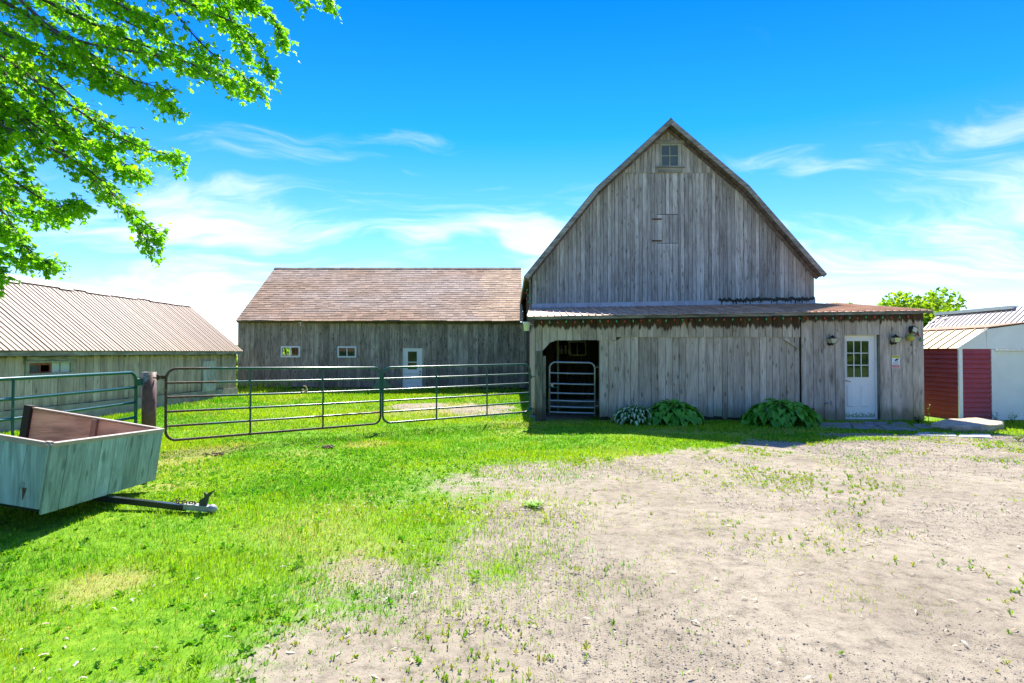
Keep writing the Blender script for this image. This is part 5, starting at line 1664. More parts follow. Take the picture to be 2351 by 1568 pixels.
def wall_lamp(label, px, py):
    c = P(px, py, YF - .09)
    root = thing('wall_lantern', label, 'lamp', (c.x, YF, c.z), 'black lanterns beside the white door')
    x, y, z = c.x, YF - .10, c.z
    MB().lathe([(.055, 0), (.055, -.012), (.03, -.03), (.0, -.032)], (x - .035, YF - .001, z - .065), 14, 'Y').build('back_plate', M['black'], root)
    MB().tube([(x - .03, YF - .02, z - .065), (x - .02, YF - .06, z - .085), (x, y, z - .08), (x, y, z - .055)], .013, 7).lathe([(.0, -.045), (.016, -.035), (.012, -.02), (.024, -.005), (.018, .02)], (x, y, z - .075), 10).build('arm', M['black'], root)
    t_, b_ = .108, .062
    zb, zt_ = z - .055, z + .065
    for (sx, sy) in ((0, -1), (1, 0), (0, 1), (-1, 0)):
        def cr_(h, q_, k__):
            r = (b_ if h == 0 else t_) * .96
            zz_ = zb if h == 0 else zt_
            a_ = (sx, sy); pr = (-sy, sx)
            return (x + a_[0] * r + pr[0] * r * q_ * .0 + pr[0] * r * q_, y + a_[1] * r + pr[1] * r * q_, zz_)
        q_ = [Vector(cr_(0, -1, 0)), Vector(cr_(0, 1, 0)), Vector(cr_(1, 1, 0)), Vector(cr_(1, -1, 0))]
        nn = Vector((sx, sy, 0)) * .003
        MB().prism(q_, tuple(nn)).build('pane', M['lampglass'], root)
    cage = MB()
    for (sx, sy) in ((1, 1), (1, -1), (-1, 1), (-1, -1)):
        cage.tube([(x + sx * b_, y + sy * b_, zb), (x + sx * t_, y + sy * t_, zt_)], .006, 5)
    for r, zz_ in ((b_, zb), (t_, zt_)):
        cage.tube([(x + r, y + r, zz_), (x - r, y + r, zz_), (x - r, y - r, zz_), (x + r, y - r, zz_)], .006, 5, closed=True)
    cage.build('cage', M['black'], root)
    MB().hexa([(x - .116, y - .116, zt_ + .004), (x + .116, y - .116, zt_ + .004), (x + .116, y + .116, zt_ + .004), (x - .116, y + .116, zt_ + .004),
               (x - .04, y - .04, zt_ + .035), (x + .04, y - .04, zt_ + .035), (x + .04, y + .04, zt_ + .035), (x - .04, y + .04, zt_ + .035)]).lathe([(.05, .03), (.055, .05), (.02, .065), (.012, .085), (.0, .09)], (x, y, zt_), 10).build('cap', M['black'], root)
    MB().lathe([(.018, 0), (.018, .02), (.034, .05), (.034, .075), (.0, .1)], (x, y, zb + .01), 10).build('bulb', M['bulbw'], root)


def lampglass():
    m, t, b = new_mat('lantern_glass')
    d = N(t, 'ShaderNodeBsdfDiffuse', {'Color': (0.78, 0.76, 0.60, 1)})
    tr_ = N(t, 'ShaderNodeBsdfTransparent', {'Color': (0.9, 0.88, 0.72, 1)})
    gl_ = N(t, 'ShaderNodeBsdfGlossy', {'Roughness': 0.08})
    m1 = N(t, 'ShaderNodeMixShader', {0: 0.4, 1: d.outputs[0], 2: tr_.outputs[0]})
    m2 = N(t, 'ShaderNodeMixShader', {0: 0.12, 1: m1.outputs[0], 2: gl_.outputs[0]})
    t.links.new(m2.outputs[0], t.nodes['Material Output'].inputs[0])
    return m


M['lampglass'] = lampglass()
wall_lamp('black lantern on the left of the white nine-pane door', 1911, 783)
wall_lamp('black lantern right of the door, above the warning sign', 2056, 781)

# floodlight with its sensor
fc = P(2094, 757, YF - .05)
fl = thing('floodlight', 'small black floodlight near the right corner of the lean-to', 'floodlight', (fc.x, YF, fc.z))
ring = [Vector((fc.x - .03 + .05 * math.cos(t_) * .6, YF - .03, fc.z + .085 * math.sin(t_))) for t_ in np.linspace(.5, 5.8, 12)]
MB().tube(ring, .012, 6).build('bracket', M['black'], fl)
R_ = Matrix.Rotation(.35, 3, 'Y') @ Matrix.Rotation(.3, 3, 'Z')
v3 = lambda a, b_, c_: Vector((fc.x + .03, YF - .09, fc.z)) + R_ @ Vector((a, b_, c_))
MB().hexa([v3(-.085, .05, -.065), v3(.085, .05, -.065), v3(.085, .06, .065), v3(-.085, .06, .065), v3(-.095, -.02, -.075), v3(.095, -.02, -.075), v3(.095, -.02, .075), v3(-.095, -.02, .075)]).build('housing', M['black'], fl)
MB().hexa([v3(-.075, -.021, -.058), v3(.075, -.021, -.058), v3(.075, -.021, .058), v3(-.075, -.021, .058), v3(-.07, -.03, -.053), v3(.07, -.03, -.053), v3(.07, -.03, .053), v3(-.07, -.03, .053)]).build('lens', plain('pale_lens', (.55, .57, .52), .25), fl)
MB().tube([(fc.x + .08, YF - .06, fc.z - .07), (fc.x + .11, YF - .05, fc.z - .12), (fc.x + .06, YF - .03, fc.z - .2)], .010, 5).build('cable', M['black'], fl)
gc_ = P(2088.5, 775, YF - .07)
glb = thing('hanging_globe', 'yellow green globe ornament hanging under the black floodlight', 'ornament', (gc_.x, YF, gc_.z))
gm_, gt_, gbb = new_mat('yellow_green_swirl')
g_ = N(gt_, 'ShaderNodeTexCoord').outputs['Object']
gt_.links.new(ramp(gt_, noise(gt_, g_, 11, 3, 0.6), [(0.32, (0.02, 0.20, 0.03)), (0.48, (0.42, 0.44, 0.03)), (0.62, (0.55, 0.45, 0.06)), (0.74, (0.5, 0.2, 0.02))]), gbb.inputs['Base Color'])
gbb.inputs['Roughness'].default_value = 0.15
MB().lathe([(.0, -.092)] + [(.095 * math.cos(a_), .092 * math.sin(a_)) for a_ in np.linspace(-1.35, 1.35, 9)] + [(.0, .092)], (gc_.x, YF - .10, gc_.z), 16).build('globe', gm_, glb)
MB().tube([(gc_.x, YF - .10, gc_.z + .09), (gc_.x + .02, YF - .08, gc_.z + .14)], .008, 5).build('hook', M['black'], glb)
MB().tube([(gc_.x + .05, YF - .08, gc_.z - .07), (gc_.x + .035, YF - .08, gc_.z - .17)], .007, 5).lathe([(.02, -.03), (.016, .0), (.004, .02)], (gc_.x + .033, YF - .08, gc_.z - .18), 8).build('tail_cord', M['black'], glb)

# warning sign
s0, s1 = P(2047, 845, YF), P(2065, 816, YF)
sg = thing('warning_sign', 'small yellow, white and red warning sign under the right lantern', 'sign', (s0.x, YF, s0.z))
SW, SH = s1.x - s0.x, s1.z - s0.z
yS = YF - .011
MB().box((s0.x, yS, s0.z), (s1.x, YF - .007, s1.z)).build('plate', M['sw'], sg)


def flat(x0, x1, z0, z1, mat, name, lift=.0015):
    MB().box((s0.x + x0 * SW, yS - lift, s0.z + z0 * SH), (s0.x + x1 * SW, yS - .0002, s0.z + z1 * SH)).build(name, mat, sg)


flat(.02, .98, .80, .985, M['sy'], 'yellow_band')
flat(.06, .94, .035, .26, M['sr'], 'red_band')
fcur = bpy.data.curves.new('lettering', 'FONT')
fcur.body = 'WARNING'; fcur.size = SH * .135; fcur.align_x = 'CENTER'; fcur.align_y = 'CENTER'; fcur.extrude = .0004
fo_ = bpy.data.objects.new('lettering', fcur); COL.objects.link(fo_)
fo_.rotation_euler = (math.pi / 2, 0, 0); fo_.location = (s0.x + SW * .5, yS - .002, s0.z + SH * .89)
fcur.materials.append(M['sk'])
dg = bpy.context.evaluated_depsgraph_get()
me_ = bpy.data.meshes.new_from_object(fo_.evaluated_get(dg)); mw_ = fo_.matrix_basis.copy()
bpy.data.objects.remove(fo_)
me_.transform(mw_)
wd_ = max(v.co.x for v in me_.vertices) - min(v.co.x for v in me_.vertices)
cx_ = s0.x + SW * .5
for v in me_.vertices: v.co.x = cx_ + (v.co.x - cx_) * min(1, SW * .84 / wd_)
lo_ = bpy.data.objects.new('lettering', me_); COL.objects.link(lo_); attach(lo_, sg)
# camera pictogram
pic = MB()
pv = lambda a, b_: (s0.x + SW * a, yS - .0006, s0.z + SH * b_)
pic.prism([pv(.34, .62), pv(.55, .74), pv(.84, .77), pv(.86, .70), pv(.60, .60), pv(.42, .57)], (0, -.0008, 0))
pic.prism([pv(.58, .60), pv(.66, .62), pv(.78, .50), pv(.72, .48)], (0, -.0007, 0))
pic.prism([pv(.36, .58), pv(.46, .60), pv(.52, .54), pv(.44, .51)], (0, -.0007, 0))
pic.build('camera_symbol', M['sk'], sg)
ln = MB()
for (zc_, mt, spans) in ((.435, 0, ((.14, .24), (.28, .5), (.54, .86))), (.335, 0, ((.16, .84),)), ):
    for a_, b_ in spans:
        ln.box((s0.x + SW * a_, yS - .0012, s0.z + SH * (zc_ - .022)), (s0.x + SW * b_, yS - .0003, s0.z + SH * (zc_ + .022)))
ln.build('print_lines', plain('grey_print', (.30, .36, .38), .5, var=.02), sg)
ln = MB()
for zc_, spans in ((.195, ((.12, .46), (.52, .88))), (.10, ((.12, .26), (.32, .88)))):
    for a_, b_ in spans:
        ln.box((s0.x + SW * a_, yS - .0024, s0.z + SH * (zc_ - .028)), (s0.x + SW * b_, yS - .0017, s0.z + SH * (zc_ + .028)))
ln.build('print_lines', plain('pink_print', (.75, .45, .42), .5, var=.02), sg)

# tap on the boards left of the door
tcn_ = P(1899, 925, YF)
tap = thing('wall_tap', 'small silver tap handle on the boards left of the white door', 'tap', (tcn_.x, YF, tcn_.z))
MB().lathe([(.018, 0), (.018, -.05), (.026, -.055), (.026, -.065), (.0, -.066)], (tcn_.x + .03, YF - .001, tcn_.z + .01), 10, 'Y').build('spout', M['galv'], tap)
MB().lathe([(.0, -.02), (.05, -.014), (.056, 0), (.05, .014), (.0, .02)], (tcn_.x - .035, YF - .07, tcn_.z - .005), 12).build('handle', M['coupler'], tap)
# bucket behind the large hosta
bc = P(1856, 940, YF - .17)
bk_ = thing('bucket', 'dark brown bucket between the large hosta and the wide boards', 'bucket', (bc.x, YF - .17, -0.12))
zb_ = P(1856, 962, YF - .17).z; zt_ = P(1856, 941, YF - .17).z
MB().lathe([(.10, zb_), (.135, zt_), (.145, zt_ + .005), (.145, zt_ + .035), (.125, zt_ + .035), (.115, zb_ + .02)], (bc.x, YF - .17, 0), 18).build('tub', M['bucket'], bk_)
MB().tube([Vector((bc.x + .14 * math.cos(t_), YF - .17 - .03, zt_ + .03 + .05 * math.sin(t_))) for t_ in np.linspace(0, math.pi, 9)], .006, 5).build('handle', M['zinc'], bk_)
# white electric box under the left eave
jc = P(1209, 748, YL - .02)
jb_ = thing('junction_box', 'small white electric box under the left end of the tin eave', 'electric box', (jc.x, YL, jc.z))
MB().lathe([(.07, -.13), (.085, .05), (.10, .055), (.10, .10), (.0, .105)], (jc.x, YL - .02, jc.z), 12).build('housing', M['vinyl'], jb_)
MB().obox((jc.x - .01, YL - .02, jc.z + .02), (.16, 0, 0), (0, .03, 0), (0, 0, .03)).build('bracket', M['zinc'], jb_)
# bottles on the inside wall
for i, (u, lab) in enumerate(((1289, 'small clear bottle on the dark inner wall, nearer the pale pole'), (1298.5, 'small clear bottle on the dark inner wall, nearer the inner window'))):
    c = P(u, 813, YG - .2)
    bt_ = thing('bottle', lab, 'bottle', (c.x, YG - .2, c.z), 'bottles by the inner window')
    MB().lathe([(.05, 0), (.055, .02), (.055, .13), (.022, .19), (.02, .24), (.0, .24)], (c.x, YG - .2, c.z), 10).build('body', plain('dusty_glass', (.42, .43, .38), .2) if i == 0 else bpy.data.materials['dusty_glass'], bt_)
    MB().lathe([(.024, .242), (.024, .275), (.0, .275)], (c.x, YG - .2, c.z), 10).build('cap', M['sw'], bt_)
c = P(1293.5, 814.5, YG - .2)
MB().box((c.x - .18, YG - .27, c.z - .035), (c.x + .18, YG - .125, c.z - .008)).build('shelf', M['inner'], lean)

# ------------------------------------------------------------------ STRING LIGHTS
bulb_g = MB().lathe([(.0, -.068), (.010, -.06), (.019, -.038), (.021, -.02), (.013, 0.0), (.0, 0)], (0, 0, 0), 9).mesh('bulb', M['bgreen'])
bulb_r = bulb_g.copy(); bulb_r.materials.clear(); bulb_r.materials.append(M['bred'])
sock = MB().lathe([(.0, 0), (.012, 0), (.013, .02), (.010, .035), (.0, .036)], (0, 0, 0), 8).mesh('socket', M['cord'])


def put(name, me, parent, loc, rot=(0, 0, 0)):
    o = bpy.data.objects.new(name, me); COL.objects.link(o)
    o.parent = parent; o.matrix_parent_inverse = Matrix.Translation(-Vector(parent.location))
    o.location = loc; o.rotation_euler = rot
    return o


def light_string(label, pts, first_green=True):
    pts = [Vector(p) for p in pts]
    root = thing('string_lights', label, 'string lights', pts[0], 'red and green string lights')
    cd = MB(); path = []
    for i, (a, b_) in enumerate(zip(pts, pts[1:])):
        sag = random.uniform(.005, .03)
        for k_ in range(4):
            t_ = k_ / 4
            path.append(a.lerp(b_, t_) - Vector((0, 0, 4 * sag * t_ * (1 - t_))))
    path.append(pts[-1])
    cd.tube(path, .0045, 4, cap=False).build('cord', M['cord'], root)
    for i, p in enumerate(pts[1:-1] if len(pts) > 3 else pts):
        rx_, ry_ = random.uniform(-.25, .25), random.uniform(-.3, .35)
        put('socket', sock, root, p - Vector((0, 0, .035)), (rx_, ry_, 0))
        put('bulb', bulb_g if (i % 2 == 0) == first_green else bulb_r, root, p - Vector((0, 0, .036)), (rx_, ry_, 0))
    return root


pts = []
xq = P(1224, 740, YEV).x
xend = P(2102, 728, YEV).x
nbm = 46
for i in range(nbm + 1):
    x = xq + (xend - xq) * i / nbm
    pts.append((x, YEV - .012 + random.uniform(-.004, .004), eave_z(x) - .085 + random.uniform(-.012, .01)))
light_string('red and green bulbs strung along the eave of the lean-to roof', pts, False)
ends = [(xend, YEV + .2, eave_z(xend) - .08)] + [P(u, v, YF - .03) for u, v in ((2098, 735), (2101, 748), (2108, 763), (2113, 775), (2117, 783))]
light_string('short red and green strand drooping past the black floodlight', ends, False)
vs_ = [P(u, v, YG - .25) for u, v in ((1213, 655), (1211, 661), (1209, 668), (1212, 674), (1209, 681), (1214, 688), (1215, 696), (1216, 704))]
light_string('red and green bulbs hanging at the left eave of the tall barn', vs_)

# ------------------------------------------------------------------ STONES
def slab(name, label, cat, pxs, h, mat, group=None, rough=.02):
    g0 = [G(*p) for p in pxs]
    c = sum(g0, Vector()) / len(g0)
    ring = []
    for i, p in enumerate(g0):
        q_ = g0[(i + 1) % len(g0)]
        for t_ in (0, .33, .66):
            v_ = p.lerp(q_, t_); v_ = v_ + (v_ - c).normalized() * random.uniform(-rough, rough) * 2
            ring.append(v_)
    n = len(ring)
    b = MB()
    layers = [(1.0, -.05), (1.03, h * .45), (1.0, h * .85), (.96, h)]
    for s_, z_ in layers:
        for i, p in enumerate(ring):
            b.v.append((c.x + (p.x - c.x) * s_ + random.uniform(-rough, rough), c.y + (p.y - c.y) * s_ + random.uniform(-rough, rough), float(gz(p.y)) + z_ + random.uniform(-rough, rough) * .4 * (z_ > 0)))
    for l in range(len(layers) - 1):
        for i in range(n):
            j = (i + 1) % n
            b.f.append((l * n + i, l * n + j, (l + 1) * n + j, (l + 1) * n + i)); b.m.append(0); b.sm.append(False)
    b.v.append((c.x, c.y, float(gz(c.y)) + h)); k_ = len(b.v) - 1
    for i in range(n):
        b.f.append((3 * n + i, 3 * n + (i + 1) % n, k_)); b.m.append(0); b.sm.append(False)
    o = b.build(name, mat)
    return tag(o, label, cat, group)


slab('stone_slab', 'thick tan stone slab lying in front of the maroon shed', 'stone slab', [(2136, 985), (2190, 992), (2250, 993), (2300, 988), (2306, 978), (2240, 973), (2180, 974)], .15, M['stone'], rough=.025)
FG = 'flagstones at the white door'
for lab, pxs in (('grey flagstone left of the doorway, half under grass', [(1880, 984), (1955, 985), (1950, 973), (1885, 972)]),
                 ('long grey flagstone in front of the white door', [(1962, 986), (2030, 988), (2005, 977), (1955, 976)]),
                 ('grey flagstone tight against the door sill', [(1985, 975), (2030, 977), (2040, 971), (1980, 970)]),
                 ('grey flagstone right of the door, nearest the lawn', [(2036, 989), (2110, 990), (2090, 979), (2012, 978)]),
                 ('small grey flagstone under the warning sign', [(2045, 977), (2085, 977.5), (2075, 971), (2048, 971)]),
                 ('grey flagstone at the right corner of the lean-to', [(2100, 984), (2140, 986), (2130, 976), (2095, 975)])):
    slab('flagstone', lab, 'flagstone', pxs, .03, M['flag'], FG, .008)
slab('paving_slab', 'pale worn slab in the grass, left of two before the tan stone', 'paving slab', [(2100, 1000), (2195, 1003), (2190, 995), (2110, 993)], .02, M['paleslab'], 'pale slabs in the grass', .008)
slab('paving_slab', 'pale worn slab in the grass directly below the tan stone', 'paving slab', [(2202, 1004), (2278, 1006), (2270, 998), (2200, 997)], .02, M['paleslab'], 'pale slabs in the grass', .008)


def debris(label, px, py, n, r):
    c = G(px, py)
    b = MB()
    for i in range(n):
        p = c + Vector((random.gauss(0, r), random.gauss(0, r * .6), .015 + random.random() * .03))
        a_ = random.random() * 6.3; l_, w_ = random.uniform(.03, .08), random.uniform(.015, .03)
        ux = Vector((math.cos(a_), math.sin(a_), random.uniform(-.3, .3))) * l_; uy = Vector((-math.sin(a_), math.cos(a_), 0)) * w_
        b.obox(p, ux, uy, (0, 0, .012))
    o = b.build('manure_heap', M['dung'])  # loose flakes of dried manure
    o['kind'] = 'stuff'
    return tag(o, label, 'manure', 'small heaps of brown manure')


debris('little heap of dry brown manure on the lawn below the rusting gate', 752, 1031, 26, .10)
debris('little heap of dry brown manure on the lawn near the trailer corner', 492, 1047, 22, .09)

# ------------------------------------------------------------------ GRASS
M['grass'] = tinted('grass_blade', 0.55, 0.45, (1.15, 1.1, 0.6), spec=0.3)


def blades(name, x, y, h, w, col, lean_amt=0.5, parent=None, kind='stuff', zoff=0.0, label=None, cat=None):
    n = len(x)
    z = gz(y) + zoff
    yaw = rng.random(n) * 2 * np.pi
    ld = rng.random(n) * 2 * np.pi
    la = rng.random(n) * lean_amt * h
    cx_, sx_ = np.cos(yaw), np.sin(yaw)
    V = np.zeros((n, 5, 3), np.float32)
    hw = w / 2
    V[:, 0] = np.stack([x - cx_ * hw, y - sx_ * hw, z - .005], 1); V[:, 1] = np.stack([x + cx_ * hw, y + sx_ * hw, z - .005], 1)
    mx_, my_ = x + np.cos(ld) * la * .35, y + np.sin(ld) * la * .35
    V[:, 2] = np.stack([mx_ - cx_ * hw * .85, my_ - sx_ * hw * .85, z + h * .55], 1); V[:, 3] = np.stack([mx_ + cx_ * hw * .85, my_ + sx_ * hw * .85, z + h * .55], 1)
    V[:, 4] = np.stack([x + np.cos(ld) * la, y + np.sin(ld) * la, z + h], 1)
    b = (np.arange(n) * 5)[:, None]
    T = np.concatenate([b + np.array([[0, 1, 3]]), b + np.array([[0, 3, 2]]), b + np.array([[2, 3, 4]])], 0)
    o = np_mesh(name, V.reshape(-1, 3), T, M['grass'], color=np.repeat(col, 5, axis=0), kind=kind, parent=parent)
    if label: tag(o, label, cat)
    return o


def sample(y0, y1, dens, x_hi=None, margin=1.06):
    """uniform points on the ground strip y0..y1 inside the view wedge"""
    k_ = 1175.5 / F_PX * margin
    A_ = k_ * (y1 * y1 - y0 * y0)
    n = int(A_ * dens)
    y = np.sqrt(rng.random(n) * (y1 * y1 - y0 * y0) + y0 * y0)
    x = (rng.random(n) * 2 - 1) * k_ * y
    return x, y


def grass_colour(x, y, dry):
    n = len(x)
    a = np.array((0.27, 0.46, 0.008)); b_ = np.array((0.13, 0.36, 0.010)); c_ = np.array((0.40, 0.53, 0.012)); d_ = np.array((0.50, 0.42, 0.16))
    f = fbm(x * .8 + 31, y * .8 + 4, 3)
    mixg = ss(.42, .62, f)[:, None]
    col = a * (1 - mixg) + b_ * mixg
    ly = ss(.5, .68, fbm(x * .45 + 70, y * .45, 3))[:, None] * .7
    col = col * (1 - ly) + c_ * ly
    dr_ = (rng.random(n) < (.06 + .45 * dry))[:, None]
    col = np.where(dr_, d_ * (.7 + .5 * rng.random((n, 1))), col)
    return col * (.55 + .85 * rng.random((n, 1)))



def blocked(x, y):
    """keep grass out of walls and under floors"""
    bad = (x > sxl - .03) & (y > YL - .02)
    bad |= (x > -13.1) & (y > YR - .3) & (x < 1)
    bad |= (x < XS + .1) & (y < SY1 + .1)
    bad |= (x > sxl - .1) & (x < wx(1378)) & (y > 15.1)
    bad |= (x > rsx - .05) & (y > YRS - .08)
    return bad


gx_all, gy_all, gh, gw, gcol = [], [], [], [], []
for (y0, y1, dens) in ((2.3, 5, 3000), (5, 8, 2100), (8, 12, 1200), (12, 18, 620), (18, 30, 330)):
    x, y = sample(y0, y1, dens)
    gmk, dry, dsd = masks(x, y)
    keep = (rng.random(len(x)) < gmk ** 1.15) & ~blocked(x, y)
    x, y, gmk, dry = x[keep], y[keep], gmk[keep], dry[keep]
    tuft = ss(.45, .75, fbm(x * 2.6 + 11, y * 2.6 + 3, 3))
    far = ss(10, 28, y)
    h = (.018 + .026 * rng.random(len(x)) + .026 * tuft) * (.55 + .45 * gmk) * (1 + .9 * far) * (1 - .35 * dry)
    # taller growth along the foot of the long barn and the shed
    h = h * (1 + 1.6 * (y > 26.8) * (rng.random(len(x)) < .25)) * (1 + .9 * (x < XS + .9))
    w = np.maximum(.0042, y * .00105) * (.7 + .7 * rng.random(len(x)))
    gx_all.append(x); gy_all.append(y); gh.append(h); gw.append(w); gcol.append(grass_colour(x, y, dry))
gx_, gy_, gh, gw, gcol = map(np.concatenate, (gx_all, gy_all, gh, gw, gcol))
blades('grass', gx_, gy_, gh, gw, gcol, .8, label='short bright green grass blades of the lawn', cat='grass')

# broad-leaved weeds in the lawn and sparse sprouts on the gravel
def rosettes(name, cx_, cy_, nl, ln_, wd_, hgt, colr, label):
    n = len(cx_)
    x, y = np.repeat(cx_, nl), np.repeat(cy_, nl)
    L_, W_, H_ = np.repeat(ln_, nl) * (.6 + .7 * rng.random(n * nl)), np.repeat(wd_, nl), np.repeat(hgt, nl) * (.4 + .9 * rng.random(n * nl))
    th = rng.random(n * nl) * 2 * np.pi
    z = gz(y)
    dx, dy = np.cos(th), np.sin(th)
    V = np.zeros((n * nl, 4, 3), np.float32)
    V[:, 0] = np.stack([x, y, z], 1)
    V[:, 1] = np.stack([x + dx * L_ * .55 - dy * W_, y + dy * L_ * .55 + dx * W_, z + H_ * .8], 1)
    V[:, 2] = np.stack([x + dx * L_, y + dy * L_, z + H_ * (.5 + .6 * rng.random(n * nl))], 1)
    V[:, 3] = np.stack([x + dx * L_ * .55 + dy * W_, y + dy * L_ * .55 - dx * W_, z + H_ * .8], 1)
    b = (np.arange(n * nl) * 4)[:, None]
    T = np.concatenate([b + np.array([[0, 1, 2]]), b + np.array([[0, 2, 3]])], 0)
    col = np.repeat(np.repeat(colr, nl, axis=0) * (.7 + .6 * rng.random((n * nl, 1))), 4, axis=0)
    return tag(np_mesh(name, V.reshape(-1, 3), T, M['grass'], color=col, kind='stuff'), label, 'weeds')


x, y = sample(2.4, 14, 55)
gmk, dry, dsd = masks(x, y)
n_cl = fbm(x * .7 + 50, y * .7 + 8, 3)
keep = (gmk > .62) & (rng.random(len(x)) < ss(.45, .65, n_cl) + .15) & ~blocked(x, y)
x, y = x[keep], y[keep]; n = len(x)
colr = np.where(rng.random((n, 1)) < .6, np.array([(0.11, 0.34, 0.012)]), np.array([(0.22, 0.42, 0.02)]))
rosettes('clover', x, y, 6, np.full(n, .035) * (.6 + rng.random(n)), np.full(n, .011), np.full(n, .035), colr, 'clover and broad leaved weeds in the lawn')
x, y = sample(2.4, 14, 260)
gmk, dry, dsd = masks(x, y)
cl_ = fbm(x * .9 + 15, y * .9 + 77, 3) * .7 + fbm(x * 3 + 5, y * 3, 2) * .3
keep = (dsd < .5) & (rng.random(len(x)) < ss(.52, .70, cl_) * .6 + .006) & ~blocked(x, y)
x, y = x[keep], y[keep]; n = len(x)
colr = np.where(rng.random((n, 1)) < .55, np.array([(0.22, 0.42, 0.02)]), np.array([(0.40, 0.46, 0.06)]))
rosettes('weed_sprouts', x, y, 7, np.maximum(.016, y * .0028) * (.5 + 1.0 * rng.random(n)), np.maximum(.0028, y * .0006), .015 + .03 * rng.random(n), colr, 'sparse green weed sprouts on the gravel')

# pebbles and dry bits on the gravel
def pebbles():
    xa, ya = sample(2.3, 6.5, 2300); xb, yb = sample(6.5, 13, 900)
    x, y = np.concatenate([xa, xb]), np.concatenate([ya, yb])
    gmk, dry, dsd = masks(x, y)
    keep = (gmk < .75) & ~blocked(x, y) & (rng.random(len(x)) < .5 + .5 * ss(.38, .62, fbm(x * .9, y * .9 + 20, 4)))
    x, y = x[keep], y[keep]; n = len(x)
    r = (.0022 + .0055 * rng.random(n) ** 5) * np.maximum(1, y / 5.5)
    th = rng.random(n) * 6.28
    el2 = .6 + rng.random(n)
    base_ = np.array([(1, 0, 0), (0, 1, 0), (-1, 0, 0), (0, -1, 0), (0, 0, .7)], np.float32)
    V = np.zeros((n, 5, 3), np.float32)
    for k_ in range(5):
        bx, by, bz = base_[k_]
        jx = 1 + .3 * rng.random(n)
        V[:, k_, 0] = x + (bx * np.cos(th) * el2 - by * np.sin(th)) * r * jx
        V[:, k_, 1] = y + (bx * np.sin(th) * el2 + by * np.cos(th)) * r * jx
        V[:, k_, 2] = gz(y) + .001 + bz * r
    b = (np.arange(n) * 5)[:, None]
    T = np.concatenate([b + np.array([t_]) for t_ in ((0, 1, 4), (1, 2, 4), (2, 3, 4), (3, 0, 4))], 0)
    pal = np.array([(.15, .13, .11), (.24, .21, .17), (.38, .33, .27), (.11, .095, .08), (.46, .41, .34)])
    col = pal[rng.integers(0, 5, n)]
    return np_mesh('gravel', V.reshape(-1, 3), T, tinted('stone_chip', .9), color=np.repeat(col, 5, axis=0), kind='stuff')


tag(pebbles(), 'small grey and pale stone chips of the driveway', 'gravel')


def litter():
    x, y = sample(2.3, 11, 60)
    gmk, dry, dsd = masks(x, y)
    keep = (dsd < 1.6) & ~blocked(x, y) & (rng.random(len(x)) < .12 + .9 * ss(.42, .66, fbm(x * .8 + 60, y * .8 + 12, 3)) * (1.0 - .6 * (x > 1.5)))
    x, y = x[keep], y[keep]; n = len(x)
    L_ = .008 + .022 * rng.random(n) ** 1.5; W_ = L_ * (.12 + .25 * rng.random(n)); th = rng.random(n) * 6.28; bd = rng.normal(0, .5, n)
    V = np.zeros((n, 6, 3), np.float32); z = gz(y) + .010
    for k_, (s_, sw) in enumerate(((-1, -.5), (-1, .5), (0, -1), (0, 1), (1, -.5), (1, .5))):
        ux, uy = np.cos(th), np.sin(th)
        off_ = bd * L_ * (0 if s_ else 1) * .6
        V[:, k_, 0] = x + ux * s_ * L_ - uy * (sw * W_ + off_); V[:, k_, 1] = y + uy * s_ * L_ + ux * (sw * W_ + off_)
        V[:, k_, 2] = z + (.012 * rng.random(n) if s_ else .012)
    b = (np.arange(n) * 6)[:, None]
    T = np.concatenate([b + np.array([[0, 2, 3, 1]]), b + np.array([[2, 4, 5, 3]])], 0)
    pal = np.array([(.62, .54, .40), (.52, .42, .26), (.68, .62, .50), (.36, .22, .10)])
    col = pal[rng.choice(4, n, p=(.4, .25, .25, .1))]
    return np_mesh('dry_leaf_litter', V.reshape(-1, 3), T, tinted('dry_chip', .85, .2), color=np.repeat(col, 6, axis=0), kind='stuff')


tag(litter(), 'scattered cream dry leaf bits over gravel and grass', 'leaf litter')


# tall weeds: single plants
def weed(label, px, py, h, n, group, colr=(0.12, 0.28, 0.02), spread=.16, w=.018):
    c = G(px, py)
    root = thing('tall_weed', label, 'weed', tuple(c), group)
    st = MB(); lf = MB()
    for i in range(n):
        a_ = i * 2.4; s_ = random.uniform(.3, 1) * spread
        top = c + Vector((math.cos(a_) * s_, math.sin(a_) * s_, h * random.uniform(.6, 1)))
        mid = c.lerp(top, .5) + Vector((0, 0, h * .1))
        st.tube([c, mid, top], [.005, .004, .002], 4, cap=False)
        for k_ in range(7):
            t_ = .2 + .8 * k_ / 6
            p = c.lerp(mid, t_ * 2) if t_ < .5 else mid.lerp(top, t_ * 2 - 1)
            b_ = random.random() * 6.28; l_ = random.uniform(.05, .11) * (1.2 - .5 * t_)
            d_ = Vector((math.cos(b_), math.sin(b_), random.uniform(-.1, .6))) * l_; sw = Vector((-math.sin(b_), math.cos(b_), 0)) * w
            lf.face([p, p + d_ * .5 + sw, p + d_, p + d_ * .5 - sw])
    mt = M.setdefault('weed%s' % str(colr), leafmat('weed_leaf', tuple(q * .7 for q in colr), tuple(q * 1.3 for q in colr), .4))
    st.build('stem', mt, root); lf.build('foliage', mt, root)


